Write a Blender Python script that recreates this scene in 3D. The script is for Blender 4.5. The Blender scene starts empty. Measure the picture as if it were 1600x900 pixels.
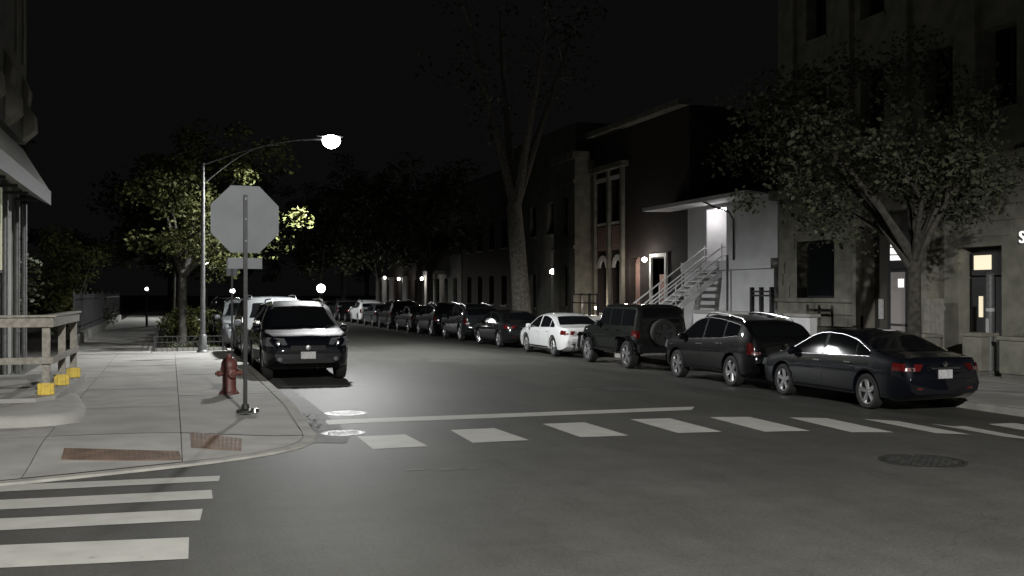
import bpy, bmesh, math, random
import numpy as np
from mathutils import Vector, Matrix
from mathutils.geometry import delaunay_2d_cdt
R = math.radians
random.seed(7); rng = np.random.default_rng(7)
sc = bpy.context.scene
col = sc.collection

# ------------------------------------------------------------------ camera, sky, exposure
# world axes: x = across the street (to the kerb with the parked row), y = along the street, z = up
cd = bpy.data.cameras.new('camera'); cam = bpy.data.objects.new('camera', cd); col.objects.link(cam)
cam.location = (0, 0, 1.9)
cam.rotation_euler = (R(90.25), 0, R(-18.456))
cd.sensor_width = 36; cd.lens = 36.0; cd.clip_start = .05; cd.clip_end = 2000
sc.camera = cam
w = bpy.data.worlds.new('World'); sc.world = w; w.use_nodes = True
nt = w.node_tree; bg = nt.nodes['Background']
sky = nt.nodes.new('ShaderNodeTexSky'); sky.sky_type = 'NISHITA'; sky.sun_disc = False
sky.sun_elevation = R(-4); sky.sun_rotation = R(200)
glow = nt.nodes.new('ShaderNodeMixRGB'); glow.blend_type = 'ADD'; glow.inputs[0].default_value = 1
glow.inputs[2].default_value = (.0032, .0032, .0033, 1)           # city sky glow
dim = nt.nodes.new('ShaderNodeMixRGB'); dim.blend_type = 'MULTIPLY'; dim.inputs[0].default_value = 1
dim.inputs[2].default_value = (.004, .004, .004, 1)
nt.links.new(sky.outputs[0], dim.inputs[1]); nt.links.new(dim.outputs[0], glow.inputs[1])
nt.links.new(glow.outputs[0], bg.inputs[0]); bg.inputs[1].default_value = 1.0
sc.view_settings.view_transform = 'Standard'; sc.view_settings.look = 'None'
sc.view_settings.exposure = 0; sc.view_settings.gamma = 1
sc.render.engine = 'CYCLES'
sc.cycles.use_denoising = True
sc.cycles.max_bounces = 6; sc.cycles.sample_clamp_indirect = 4
sc.cycles.blur_glossy = 1.0; sc.cycles.caustics_reflective = False; sc.cycles.caustics_refractive = False

LAMP_POWER = 6600      # street lamp in view
CORNER_POWER = 25000    # street lamp of the same kind on the corner behind the camera

# ------------------------------------------------------------------ materials
M = {}
def mat(name, c, rough=.6, metal=0, spec=.5, coat=0, emit=None, es=0, var=0, scale=6, bump=0, bscale=40, c2=None, detail=6, trans=0):
    m = bpy.data.materials.new(name); m.use_nodes = True; n = m.node_tree; b = n.nodes['Principled BSDF']
    b.inputs['Base Color'].default_value = (*c, 1); b.inputs['Roughness'].default_value = rough
    b.inputs['Metallic'].default_value = metal; b.inputs['Specular IOR Level'].default_value = spec
    b.inputs['Coat Weight'].default_value = coat; b.inputs['Coat Roughness'].default_value = .04
    if emit: b.inputs['Emission Color'].default_value = (*emit, 1); b.inputs['Emission Strength'].default_value = es
    tc = n.nodes.new('ShaderNodeTexCoord')
    if var or c2:
        t = n.nodes.new('ShaderNodeTexNoise'); t.inputs['Scale'].default_value = scale; t.inputs['Detail'].default_value = detail
        n.links.new(tc.outputs['Object'], t.inputs['Vector'])
        r = n.nodes.new('ShaderNodeValToRGB'); r.color_ramp.elements[0].position = .35; r.color_ramp.elements[1].position = .65
        a = c2 or tuple(x * (1 - var) for x in c)
        r.color_ramp.elements[0].color = (*a, 1); r.color_ramp.elements[1].color = (*(c if c2 else tuple(min(1, x * (1 + var)) for x in c)), 1)
        n.links.new(t.outputs[0], r.inputs[0]); n.links.new(r.outputs[0], b.inputs['Base Color'])
    if bump:
        t = n.nodes.new('ShaderNodeTexNoise'); t.inputs['Scale'].default_value = bscale; t.inputs['Detail'].default_value = 4
        n.links.new(tc.outputs['Object'], t.inputs['Vector'])
        bp = n.nodes.new('ShaderNodeBump'); bp.inputs['Strength'].default_value = bump; bp.inputs['Distance'].default_value = .02
        n.links.new(t.outputs[0], bp.inputs['Height']); n.links.new(bp.outputs[0], b.inputs['Normal'])
    M[name] = m
    return m

def asphalt():
    m = bpy.data.materials.new('asphalt'); m.use_nodes = True; n = m.node_tree; b = n.nodes['Principled BSDF']
    tc = n.nodes.new('ShaderNodeTexCoord')
    def noise(s, d=5, rg=.6):
        t = n.nodes.new('ShaderNodeTexNoise'); t.inputs['Scale'].default_value = s; t.inputs['Detail'].default_value = d
        t.inputs['Roughness'].default_value = rg
        n.links.new(tc.outputs['Object'], t.inputs['Vector']); return t
    big = noise(.35, 6); mid = noise(2.2, 6, .7); fine = noise(90, 3)
    r = n.nodes.new('ShaderNodeValToRGB'); e = r.color_ramp.elements
    e[0].position = .36; e[0].color = (.058, .0575, .053, 1); e[1].position = .64; e[1].color = (.073, .0725, .067, 1)
    n.links.new(big.outputs[0], r.inputs[0])
    r2 = n.nodes.new('ShaderNodeValToRGB'); e = r2.color_ramp.elements
    e[0].position = .38; e[0].color = (.9, .9, .89, 1); e[1].position = .6; e[1].color = (1.05, 1.05, 1.05, 1)
    n.links.new(mid.outputs[0], r2.inputs[0])
    r3 = n.nodes.new('ShaderNodeValToRGB'); e = r3.color_ramp.elements
    e[0].position = .3; e[0].color = (.72, .72, .72, 1); e[1].position = .7; e[1].color = (1.25, 1.25, 1.25, 1)
    n.links.new(fine.outputs[0], r3.inputs[0])
    x = n.nodes.new('ShaderNodeMixRGB'); x.blend_type = 'MULTIPLY'; x.inputs[0].default_value = 1
    y = n.nodes.new('ShaderNodeMixRGB'); y.blend_type = 'MULTIPLY'; y.inputs[0].default_value = 1
    n.links.new(r.outputs[0], x.inputs[1]); n.links.new(r2.outputs[0], x.inputs[2])
    n.links.new(x.outputs[0], y.inputs[1]); n.links.new(r3.outputs[0], y.inputs[2])
    # tyre-polished lanes running along the street, and coarse speckle
    mp = n.nodes.new('ShaderNodeMapping'); mp.inputs['Scale'].default_value = (1.1, .05, 1); n.links.new(tc.outputs['Object'], mp.inputs['Vector'])
    ln = noise(1.0, 4); n.links.new(mp.outputs[0], ln.inputs['Vector'])
    sp_ = noise(28, 3, .8)
    for tx, lo, hi in ((ln, .88, 1.1), (sp_, .84, 1.14)):
        rl = n.nodes.new('ShaderNodeValToRGB'); e = rl.color_ramp.elements
        e[0].position = .35; e[0].color = (lo, lo, lo, 1); e[1].position = .65; e[1].color = (hi, hi, hi, 1)
        n.links.new(tx.outputs[0], rl.inputs[0])
        y2 = n.nodes.new('ShaderNodeMixRGB'); y2.blend_type = 'MULTIPLY'; y2.inputs[0].default_value = 1
        n.links.new(y.outputs[0], y2.inputs[1]); n.links.new(rl.outputs[0], y2.inputs[2]); y = y2
    # fine cracks
    v = n.nodes.new('ShaderNodeTexVoronoi'); v.feature = 'DISTANCE_TO_EDGE'; v.inputs['Scale'].default_value = .23
    wv = noise(1.1, 5); ad = n.nodes.new('ShaderNodeMixRGB'); ad.blend_type = 'ADD'; ad.inputs[0].default_value = .9
    n.links.new(tc.outputs['Object'], ad.inputs[1]); n.links.new(wv.outputs[1], ad.inputs[2]); n.links.new(ad.outputs[0], v.inputs['Vector'])
    cr = n.nodes.new('ShaderNodeValToRGB'); e = cr.color_ramp.elements
    e[0].position = .0015; e[0].color = (.55, .55, .55, 1); e[1].position = .004; e[1].color = (1, 1, 1, 1)
    n.links.new(v.outputs[0], cr.inputs[0])
    z = n.nodes.new('ShaderNodeMixRGB'); z.blend_type = 'MULTIPLY'; z.inputs[0].default_value = .35
    n.links.new(y.outputs[0], z.inputs[1]); n.links.new(cr.outputs[0], z.inputs[2])
    n.links.new(z.outputs[0], b.inputs['Base Color'])
    rr = n.nodes.new('ShaderNodeMapRange'); rr.inputs[3].default_value = .56; rr.inputs[4].default_value = .62
    n.links.new(mid.outputs[0], rr.inputs[0]); n.links.new(rr.outputs[0], b.inputs['Roughness'])
    b.inputs['Specular IOR Level'].default_value = .09
    bp = n.nodes.new('ShaderNodeBump'); bp.inputs['Strength'].default_value = .35; bp.inputs['Distance'].default_value = .01
    n.links.new(fine.outputs[0], bp.inputs['Height']); n.links.new(bp.outputs[0], b.inputs['Normal'])
    M['asphalt'] = m
asphalt()
def worn_paint():
    m = mat('road_paint', (.38, .375, .35), .6, spec=.09, c2=(.33, .327, .305), scale=3.5, bump=.2, bscale=60, detail=9)
    n = m.node_tree; b = n.nodes['Principled BSDF']; src = b.inputs['Base Color'].links[0].from_socket
    tc = [q for q in n.nodes if q.type == 'TEX_COORD'][0]
    t = n.nodes.new('ShaderNodeTexNoise'); t.inputs['Scale'].default_value = 7; t.inputs['Detail'].default_value = 10; t.inputs['Roughness'].default_value = .78
    n.links.new(tc.outputs['Object'], t.inputs['Vector'])
    r = n.nodes.new('ShaderNodeValToRGB'); r.color_ramp.elements[0].position = .27; r.color_ramp.elements[1].position = .40
    n.links.new(t.outputs[0], r.inputs[0])
    x = n.nodes.new('ShaderNodeMixRGB'); x.inputs[1].default_value = (.15, .148, .138, 1)
    n.links.new(r.outputs[0], x.inputs[0]); n.links.new(src, x.inputs[2]); n.links.new(x.outputs[0], b.inputs['Base Color'])
worn_paint()
mat('concrete', (.325, .318, .30), .85, spec=.15, c2=(.255, .25, .236), scale=1.3, bump=.25, bscale=60, detail=9)
mat('concrete_pale', (.345, .338, .318), .85, spec=.15, c2=(.28, .275, .258), scale=2.5, bump=.25, bscale=50, detail=9)
mat('joint_dirt', (.09, .088, .08), .9, var=.3)
mat('kerb', (.33, .322, .295), .85, spec=.15, c2=(.24, .235, .215), scale=3, bump=.2, bscale=50, detail=9)
mat('soil', (.035, .03, .022), .95, var=.5, scale=8, bump=.8, bscale=20)
mat('gutter', (.11, .108, .1), .75, c2=(.05, .05, .045), scale=4, bump=.3, bscale=30, detail=9)
mat('tactile', (.115, .072, .048), .7, var=.3, scale=7)
mat('hydrant_red', (.105, .034, .028), .5, var=.25, scale=9, bump=.2, bscale=40)
mat('cast_iron', (.085, .085, .085), .45, metal=.7, var=.4, scale=14, bump=.3, bscale=60)
mat('iron_dark', (.04, .04, .038), .55, metal=.5, var=.4, scale=10, bump=.3, bscale=60)
mat('post_steel', (.014, .015, .016), .5, metal=.4, var=.3, scale=8)
mat('sign_back', (.125, .134, .142), .5, spec=.25, c2=(.10, .107, .113), scale=2.5, detail=3)
mat('sign_red', (.45, .02, .02), .4)
mat('sign_white', (.4, .4, .4), .5)
mat('galvanised', (.12, .123, .123), .55, metal=.4, var=.2, scale=10)
mat('wood_grey', (.27, .25, .215), .75, c2=(.17, .155, .13), scale=12, bump=.3, bscale=30)
mat('yellow', (.62, .45, .06), .55, c2=(.45, .32, .05), scale=12)
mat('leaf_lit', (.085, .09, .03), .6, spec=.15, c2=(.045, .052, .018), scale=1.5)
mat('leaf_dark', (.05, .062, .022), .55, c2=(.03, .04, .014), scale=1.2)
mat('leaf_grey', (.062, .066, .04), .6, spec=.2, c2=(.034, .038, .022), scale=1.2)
mat('bark_pale', (.13, .12, .1), .9, var=.4, scale=9, bump=.9, bscale=14)
mat('bark', (.045, .041, .034), .9, var=.45, scale=9, bump=.9, bscale=14)
mat('stone', (.235, .228, .19), .85, spec=.15, c2=(.15, .147, .123), scale=2.2, bump=.35, bscale=22, detail=9)
mat('stone_dark', (.15, .146, .13), .85, spec=.2, c2=(.1, .1, .09), scale=1.6, bump=.35, bscale=22)
mat('stucco', (.6, .6, .61), .8, var=.07, scale=1.4, bump=.1, bscale=70)
mat('siding', (.21, .21, .195), .7, var=.12, scale=2)
mat('brick_wall', (.034, .025, .021), .85, c2=(.022, .017, .015), scale=5, bump=.4, bscale=30)
mat('brick_pink', (.3, .2, .17), .85, var=.2, scale=12)
mat('trim_white', (.6, .6, .57), .6, var=.08, scale=5)
mat('trim_dark', (.018, .018, .02), .5)
mat('roof_dark', (.03, .03, .03), .8, var=.3)
mat('metal_white', (.62, .62, .62), .45, var=.08, scale=8)
mat('glass_dark', (.008, .009, .01), .06, spec=.6)
mat('interior', (.06, .055, .045), .8)
mat('lit_white', (.8, .8, .8), .6, emit=(1, .97, .94), es=1.1)
mat('lit_warm', (.8, .75, .6), .6, emit=(1, .86, .6), es=.8)
mat('lit_dim', (.2, .18, .17), .6, emit=(.8, .74, .72), es=.08)
mat('lit_window', (.5, .48, .3), .6, emit=(.8, .8, .6), es=.14)
mat('lamp_glow', (1, 1, 1), .5, emit=(.96, .97, 1), es=14)
mat('bulb', (1, 1, 1), .5, emit=(1, .97, .92), es=9)
mat('bulb_small', (1, 1, 1), .5, emit=(.95, 1, .95), es=4)
mat('plank_pale', (.26, .245, .215), .8, c2=(.18, .17, .15), scale=6, bump=.2)
mat('tyre', (.012, .012, .012), .8, bump=.2, bscale=60)
mat('rim', (.48, .48, .49), .28, metal=.85)
mat('rim_dark', (.09, .09, .095), .35, metal=.8)
mat('wheel_dark', (.012, .012, .012), .7)
mat('car_glass', (.006, .0065, .0075), .05, spec=.6)
mat('chrome', (.42, .42, .43), .24, metal=1)
mat('trim_satin', (.2, .2, .2), .3, metal=1)
mat('black_trim', (.006, .006, .0065), .5, spec=.2)
mat('head_glass', (.12, .125, .13), .2, metal=.3, coat=1)
mat('lamp_bowl', (.75, .75, .75), .1, metal=1)
mat('tail_glass', (.085, .006, .006), .15, coat=1)
mat('tail_clear', (.22, .12, .12), .15, coat=1)
mat('plate_white', (.5, .5, .5), .5, c2=(.32, .32, .34), scale=25)
for nm, c in dict(navy=(.0028, .0034, .0062), black=(.003, .0032, .0035), slate=(.018, .020, .022), green=(.008, .0095, .0085), white=(.62, .63, .63), silver=(.2, .21, .22), grey=(.06, .062, .065), maroon=(.03, .012, .012), char=(.010, .0105, .0115)).items():
    mat('paint_' + nm, c, .5, spec=.08, metal=.25 if nm in ('silver',) else 0, coat=1)
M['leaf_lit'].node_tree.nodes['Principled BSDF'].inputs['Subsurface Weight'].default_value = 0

# ------------------------------------------------------------------ mesh helpers
def tag(o, label=None, cat=None, group=None, kind=None):
    if label: o['label'] = label
    if cat: o['category'] = cat
    if group: o['group'] = group
    if kind: o['kind'] = kind
    return o
def empty(name, loc=(0, 0, 0), rz=0, **k):
    o = bpy.data.objects.new(name, None); col.objects.link(o); o.location = loc; o.rotation_euler = (0, 0, rz); o.empty_display_size = .2
    return tag(o, **k)
def link(name, me, parent=None, loc=(0, 0, 0), rot=(0, 0, 0), scale=(1, 1, 1)):
    o = bpy.data.objects.new(name, me); col.objects.link(o); o.parent = parent; o.location = loc; o.rotation_euler = rot; o.scale = scale
    return o
class MB:
    def __init__(s): s.v = []; s.f = []
    def add(s, vs, fs):
        n = len(s.v); s.v += [tuple(p) for p in vs]; s.f += [tuple(i + n for i in f) for f in fs]; return s
    def box(s, c, d, rz=0, rot=None, top=1):
        hx, hy, hz = d[0] / 2, d[1] / 2, d[2] / 2
        mtx = rot if rot is not None else Matrix.Rotation(rz, 3, 'Z')
        vs = []
        for z in (-1, 1):
            k = top if z > 0 else 1
            for x, y in ((-1, -1), (1, -1), (1, 1), (-1, 1)): vs.append(Vector(c) + mtx @ Vector((x * hx * k, y * hy * k, z * hz)))
        return s.add(vs, [(3, 2, 1, 0), (4, 5, 6, 7), (0, 1, 5, 4), (1, 2, 6, 5), (2, 3, 7, 6), (3, 0, 4, 7)])
    def span(s, a, b): return s.box([(a[i] + b[i]) / 2 for i in range(3)], [abs(b[i] - a[i]) for i in range(3)])
    def bar(s, a, b, wd, ht):
        a, b = Vector(a), Vector(b); d = b - a; L = d.length; x = d / L
        up = Vector((0, 0, 1)) if abs(x.z) < .95 else Vector((0, 1, 0))
        y = up.cross(x).normalized(); z = x.cross(y)
        return s.box((a + b) / 2, (L, wd, ht), rot=Matrix((x, y, z)).transposed())
    def tube(s, pts, r, n=8, cap=True):
        pts = [Vector(p) for p in pts]; rs = r if isinstance(r, (list, tuple)) else [r] * len(pts)
        vs = []; fs = []; prev = None
        for i, p in enumerate(pts):
            t = (pts[min(i + 1, len(pts) - 1)] - pts[max(i - 1, 0)]).normalized()
            if prev is None: a = t.orthogonal().normalized()
            else: a = (prev - t * prev.dot(t)).normalized()
            prev = a; b = t.cross(a)
            for k in range(n): q = 2 * math.pi * k / n; vs.append(p + (a * math.cos(q) + b * math.sin(q)) * rs[i])
        for i in range(len(pts) - 1):
            for k in range(n): fs.append((i * n + k, i * n + (k + 1) % n, (i + 1) * n + (k + 1) % n, (i + 1) * n + k))
        if cap: fs += [tuple(range(n))[::-1], tuple((len(pts) - 1) * n + k for k in range(n))]
        return s.add(vs, fs)
    def lathe(s, prof, n=20, c=(0, 0, 0), axis='Z'):
        vs = []; fs = []
        for r, h in prof:
            for k in range(n):
                q = 2 * math.pi * k / n; x, y = r * math.cos(q), r * math.sin(q)
                p = (x, y, h) if axis == 'Z' else ((x, h, y) if axis == 'Y' else (h, x, y))
                vs.append((p[0] + c[0], p[1] + c[1], p[2] + c[2]))
        for i in range(len(prof) - 1):
            for k in range(n): fs.append((i * n + k, i * n + (k + 1) % n, (i + 1) * n + (k + 1) % n, (i + 1) * n + k))
        return s.add(vs, fs)
    def prism(s, poly, z0, z1, plane='XY'):
        n = len(poly)
        mp = {'XY': lambda a, b, z: (a, b, z), 'XZ': lambda a, b, z: (a, z, b), 'YZ': lambda a, b, z: (z, a, b)}[plane]
        return s.add([mp(a, b, z0) for a, b in poly] + [mp(a, b, z1) for a, b in poly],
                     [tuple(range(n))[::-1], tuple(range(n, 2 * n))] + [(i, (i + 1) % n, n + (i + 1) % n, n + i) for i in range(n)])
    def mesh(s, name, m, smooth=False):
        me = bpy.data.meshes.new(name); me.from_pydata(s.v, [], s.f)
        bm = bmesh.new(); bm.from_mesh(me); bmesh.ops.recalc_face_normals(bm, faces=bm.faces[:]); bm.to_mesh(me); bm.free()
        if smooth:
            me.polygons.foreach_set('use_smooth', [True] * len(me.polygons))
            me.set_sharp_from_angle(angle=R(38))
        me.materials.append(M[m] if isinstance(m, str) else m)
        return me
    def build(s, name, m, parent=None, smooth=False, bevel=0, **k):
        me = s.mesh(name, m, smooth)
        if bevel:
            bm = bmesh.new(); bm.from_mesh(me)
            bmesh.ops.bevel(bm, geom=bm.edges[:] , offset=bevel, segments=2, affect='EDGES', profile=.6)
            bm.to_mesh(me); bm.free()
        return tag(link(name, me, parent), **k)

def clip(poly, x0, x1, y0, y1):
    for ax, lim, sg in ((0, x0, 1), (0, x1, -1), (1, y0, 1), (1, y1, -1)):
        out = []
        for i in range(len(poly)):
            a, b = poly[i - 1], poly[i]; da, db = sg * (a[ax] - lim), sg * (b[ax] - lim)
            if (da >= 0) != (db >= 0):
                t = da / (da - db); out.append((a[0] + (b[0] - a[0]) * t, a[1] + (b[1] - a[1]) * t))
            if db >= 0: out.append(b)
        poly = out
        if len(poly) < 3: return []
    return poly
def smooth(t): t = max(0, min(1, t)); return t * t * (3 - 2 * t)

# ------------------------------------------------------------------ ground
def gz(x):
    if x < 7.9: return 0
    return -.0163 * (min(x, 12.2) - 7.9) ** 2
XS = [-300, -60, 0, 4, 7.9] + [7.9 + i * .43 for i in range(1, 11)] + [14.45, 40, 300]
YS = [-120, -20, 0, 20, 60, 120, 300, 700]
b = MB(); b.add([(x, y, gz(x)) for y in YS for x in XS],
                [(j * len(XS) + i, j * len(XS) + i + 1, (j + 1) * len(XS) + i + 1, (j + 1) * len(XS) + i) for j in range(len(YS) - 1) for i in range(len(XS) - 1)])
road = b.build('road', 'asphalt', smooth=True, kind='structure')

def marking(name, quad, nseg=1, h=.004):          # painted sheet lying on the road
    b = MB(); (a, bb, c, d) = quad; vs = []; fs = []
    for i in range(nseg + 1):
        t = i / nseg
        for p, q in ((a, bb), (d, c)):
            x = p[0] + (q[0] - p[0]) * t; y = p[1] + (q[1] - p[1]) * t
            vs.append((x + random.uniform(-.006, .006), y + random.uniform(-.006, .006), gz(x) + h))
    fs = [(2 * i, 2 * i + 2, 2 * i + 3, 2 * i + 1) for i in range(nseg)]
    b.add(vs, fs); return b.build(name, 'road_paint', road)
STR = [((2.34, 13.46), (2.98, 13.44), (3.02, 12.33), (2.33, 12.31)), ((3.66, 13.68), (4.30, 13.68), (4.38, 12.42), (3.62, 12.43)),
       ((5.10, 13.9), (5.75, 13.86), (5.77, 12.40), (5.1, 12.46)), ((6.52, 13.98), (7.15, 13.9), (7.14, 12.34), (6.5, 12.4)),
       ((7.78, 13.83), (8.40, 13.7), (8.33, 12.05), (7.69, 12.14)), ((9.0, 13.55), (9.65, 13.5), (9.52, 11.8), (8.84, 11.82)),
       ((10.38, 13.6), (11.05, 13.6), (10.95, 11.9), (10.28, 11.84)), ((11.75, 13.7), (12.40, 13.65), (12.3, 12.0), (11.65, 12.05)), ((12.95, 13.72), (13.5, 13.7), (13.45, 12.1), (12.9, 12.1))]
for q in STR: marking('crosswalk_stripe', q, 4)
for q in [((-1.59, 11.16), (.49, 11.02), (.47, 10.71), (-1.54, 10.80)), ((-3.5, 10.50), (.38, 10.25), (.37, 9.82), (-3.5, 10.02)),
          ((-3.5, 9.7), (.27, 9.38), (.24, 8.92), (-3.5, 9.24)), ((-3.5, 8.85), (.14, 8.32), (.12, 7.66), (-3.5, 8.1)), ((-3.5, 7.5), (.02, 6.95), (0, 6.4), (-3.5, 6.9))]:
    marking('crosswalk_stripe', q, 6)
marking('stop_line', ((2.2, 15.32), (8.28, 15.2), (8.0, 14.78), (2.12, 14.8)), 8)
marking('parking_line', ((2.15, 21.12), (3.85, 20.86), (3.85, 20.76), (2.15, 21.02)), 2)
# tar patches worn into the road
def patch(name, c, rx, ry, m='iron_dark', h=.003):
    b = MB(); n = 24
    vs = [(c[0] + rx * math.cos(k * 2 * math.pi / n) * random.uniform(.8, 1.1), c[1] + ry * math.sin(k * 2 * math.pi / n) * random.uniform(.8, 1.1)) for k in range(n)]
    b.add([(x, y, gz(x) + h) for x, y in vs], [tuple(range(n))]); return b.build(name, m, road)
mat('tar', (.034, .034, .03), .6, var=.3, scale=5)
for c, rx, ry in (((8.5, 18.4), .45, .5), ((7.7, 18.7), .2, .22), ((2.85, 10.65), .13, .07), ((3.1, 10.62), .1, .06), ((7.2, 27.5), .5, .6)): patch('tar_patch', c, rx, ry, 'tar')
patch('concrete_patch', (2.5, 10.75), .13, .06, 'gutter')

# kerb path of the corner pavement
KP = [(-30, 10.2), (-12, 10.35), (-6, 10.55), (-3, 10.82), (-1.58, 11.11), (-.42, 11.49), (.52, 11.87), (1.15, 12.27), (1.58, 12.75), (1.80, 13.4), (1.87, 14.4), (1.88, 16), (1.87, 20), (1.85, 30), (1.85, 200)]
def resample(P, st=.25):
    out = []
    for i in range(len(P) - 1):
        p0, p1, p2, p3 = [Vector(P[max(0, min(len(P) - 1, i + k))]) for k in (-1, 0, 1, 2)]
        L = (p2 - p1).length; n = max(1, int(min(L / st, 40)))
        straight = L > 4
        for k in range(n):
            t = k / n
            if straight: q = p1 + (p2 - p1) * t
            else: q = .5 * ((2 * p1) + (p2 - p0) * t + (2 * p0 - 5 * p1 + 4 * p2 - p3) * t * t + (3 * p1 - p0 - 3 * p2 + p3) * t ** 3)
            out.append((q.x, q.y))
    return out + [P[-1]]
KS = resample(KP)
def offset(P, d):
    out = []
    for i in range(len(P)):
        t = (Vector(P[min(i + 1, len(P) - 1)]) - Vector(P[max(i - 1, 0)])).normalized()
        out.append((P[i][0] - t.y * d, P[i][1] + t.x * d))
    return out
KA = np.array([p for p in KS if p[1] < 40])
def kerb_h(y): return .03 + .12 * smooth((y - 14.3) / 2.6)
def sh(x, y):
    d = np.sqrt(((KA - np.array((x, y))) ** 2).sum(1)).min()
    k = kerb_h(y)
    return k + (.15 - k) * smooth((d - .2) / 2.0)
inner = offset(KS, .18); KI = offset(KS, .17)
b = MB(); n = len(KS); vs = []
for i in range(n):
    h = kerb_h(KS[i][1]) - .004
    vs += [(*KS[i], -.05), (*KS[i], h - .02), (KS[i][0] * .9 + KI[i][0] * .1, KS[i][1] * .9 + KI[i][1] * .1, h), (*KI[i], h), (*KI[i], -.05)]
b.add(vs, [(i * 5 + k, i * 5 + k + 1, i * 5 + 6 + k, i * 5 + 5 + k) for i in range(n - 1) for k in range(4)])
kerb = b.build('kerb_left', 'kerb', smooth=True, kind='structure')
# concrete gutter pan along the kerb
GO = offset(KS, -.42); b = MB(); vs = []
for i in range(n): vs += [(*KS[i], .006), (*GO[i], .003)]
sel = [i for i in range(n - 1) if KS[i][1] > 13.0]
b.add(vs, [(2 * i, 2 * i + 1, 2 * i + 3, 2 * i + 2) for i in sel]); b.build('gutter', 'gutter', kind='structure')

REG = [p for p in inner if p[1] < 31.5 and p[0] > -13] + [(1.66, 31.5), (-13, 31.5)]
def sheet(poly, cells, zf, b):
    for (x0, x1, y0, y1) in cells:
        c = clip(poly, x0, x1, y0, y1)
        if len(c) >= 3: b.add([(x, y, zf(x, y)) for x, y in c], [tuple(range(len(c)))])
def grid(x0, x1, y0, y1, nx, ny):
    return [(x0 + (x1 - x0) * i / nx, x0 + (x1 - x0) * (i + 1) / nx, y0 + (y1 - y0) * j / ny, y0 + (y1 - y0) * (j + 1) / ny) for i in range(nx) for j in range(ny)]
b = MB(); sheet(REG, grid(-13, 2, 10, 31.6, 20, 30), lambda x, y: sh(x, y) - .022, b)
pav = b.build('sidewalk_left', 'joint_dirt', kind='structure')
gap = .005; g0x, g0y, gs = .13, 13.6, 1.55
for i in range(-9, 2):
    for j in range(-3, 13):
        x0, y0 = g0x + i * gs, g0y + j * gs
        if x0 < -4.5 and y0 > 16: continue
        b = MB(); dz = random.uniform(-.003, .003)
        sheet(REG, grid(x0 + gap, x0 + gs - gap, y0 + gap, y0 + gs - gap, 4, 4), lambda x, y: sh(x, y) + dz, b)
        if b.f:
            b2 = b.build('paving_slab', 'concrete' if random.random() < .7 else 'concrete_pale', pav)
# pavement that runs on beside the parkway
b = MB(); b.span((-2.95, 31.5, 0), (-.5, 160, .135)); far = b.build('sidewalk_far', 'joint_dirt', kind='structure')
me = MB().span((-1.17, -.77, -.02), (1.17, .77, .015)).mesh('paving_slab', 'concrete_pale')
for j in range(30): link('paving_slab', me, far, (-1.72, 32.3 + j * 1.57, .138 + random.uniform(-.004, .004)))
b = MB(); b.span((-.42, 32.4, 0), (1.66, 160, .11)); b.build('parkway', 'soil', kind='structure')
b = MB(); b.span((-.5, 31.5, 0), (1.66, 32.4, .13)); b.build('parkway_apron', 'concrete', kind='structure')
b = MB(); b.span((-200, 31.5, 0), (-2.95, 300, .1)); b.build('ground_left', 'soil', kind='structure')
# far pavement with the parked row
b = MB(); b.span((14.32, 17.0, -.5), (14.5, 170, -.165)); b.span((14.32, 8.5, -.5), (14.5, 17.0, -.17)); kr = b.build('kerb_right', 'kerb', kind='structure')
b = MB(); b.span((14.5, 8.5, -.5), (60, 300, -.185)); pr = b.build('sidewalk_right', 'joint_dirt', kind='structure')
me = MB().span((-.9, -.77, -.02), (.9, .77, .015)).mesh('paving_slab', 'concrete')
for i in range(3):
    for j in range(14): link('paving_slab', me, pr, (15.42 + i * 1.83, 9.4 + j * 1.56, -.178 + random.uniform(-.003, .003)))

# tactile pads of the ramp
def pad(name, quad, label, nx, ny):
    root = empty(name, (0, 0, 0), label=label, cat='tactile paving', group='tactile pads on the corner ramp')
    q = [Vector(p) for p in quad]; G = 10
    def at(s_, t_):
        p = q[0].lerp(q[1], s_).lerp(q[3].lerp(q[2], s_), t_); return Vector((p.x, p.y, sh(p.x, p.y) + .009))
    vs = [at(i / G, j / G) for j in range(G + 1) for i in range(G + 1)]; W_ = G + 1
    b = MB(); b.add(vs, [(j * W_ + i, j * W_ + i + 1, (j + 1) * W_ + i + 1, (j + 1) * W_ + i) for j in range(G) for i in range(G)])
    ed = [at(i / G, 0) for i in range(G)] + [at(1, i / G) for i in range(G)] + [at(1 - i / G, 1) for i in range(G)] + [at(0, 1 - i / G) for i in range(G)]; n_ = len(ed)
    b.add(ed + [p - Vector((0, 0, .03)) for p in ed], [(i, (i + 1) % n_, n_ + (i + 1) % n_, n_ + i) for i in range(n_)]); b.build('base_plate', 'tactile', root)
    b = MB()
    for i in range(nx):
        for j in range(ny):
            s, t = (i + .5) / nx, (j + .5) / ny
            p = at(s, t)
            b.box(p + Vector((0, 0, .001)), (.026, .026, .003), top=.6)
    o = b.build('dome_grid', 'tactile', root); o['kind'] = 'stuff'
pad('tactile_pad', ((-1.13, 12.22), (.13, 11.98), (.1, 12.5), (-1.15, 12.76)), 'long rust brown tactile pad set flush before the side crosswalk', 24, 9)
pad('tactile_pad', ((.24, 12.72), (.8, 12.48), (.86, 13.25), (.25, 13.65)), 'shorter rust brown tactile pad beside the stop sign corner', 12, 14)

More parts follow.
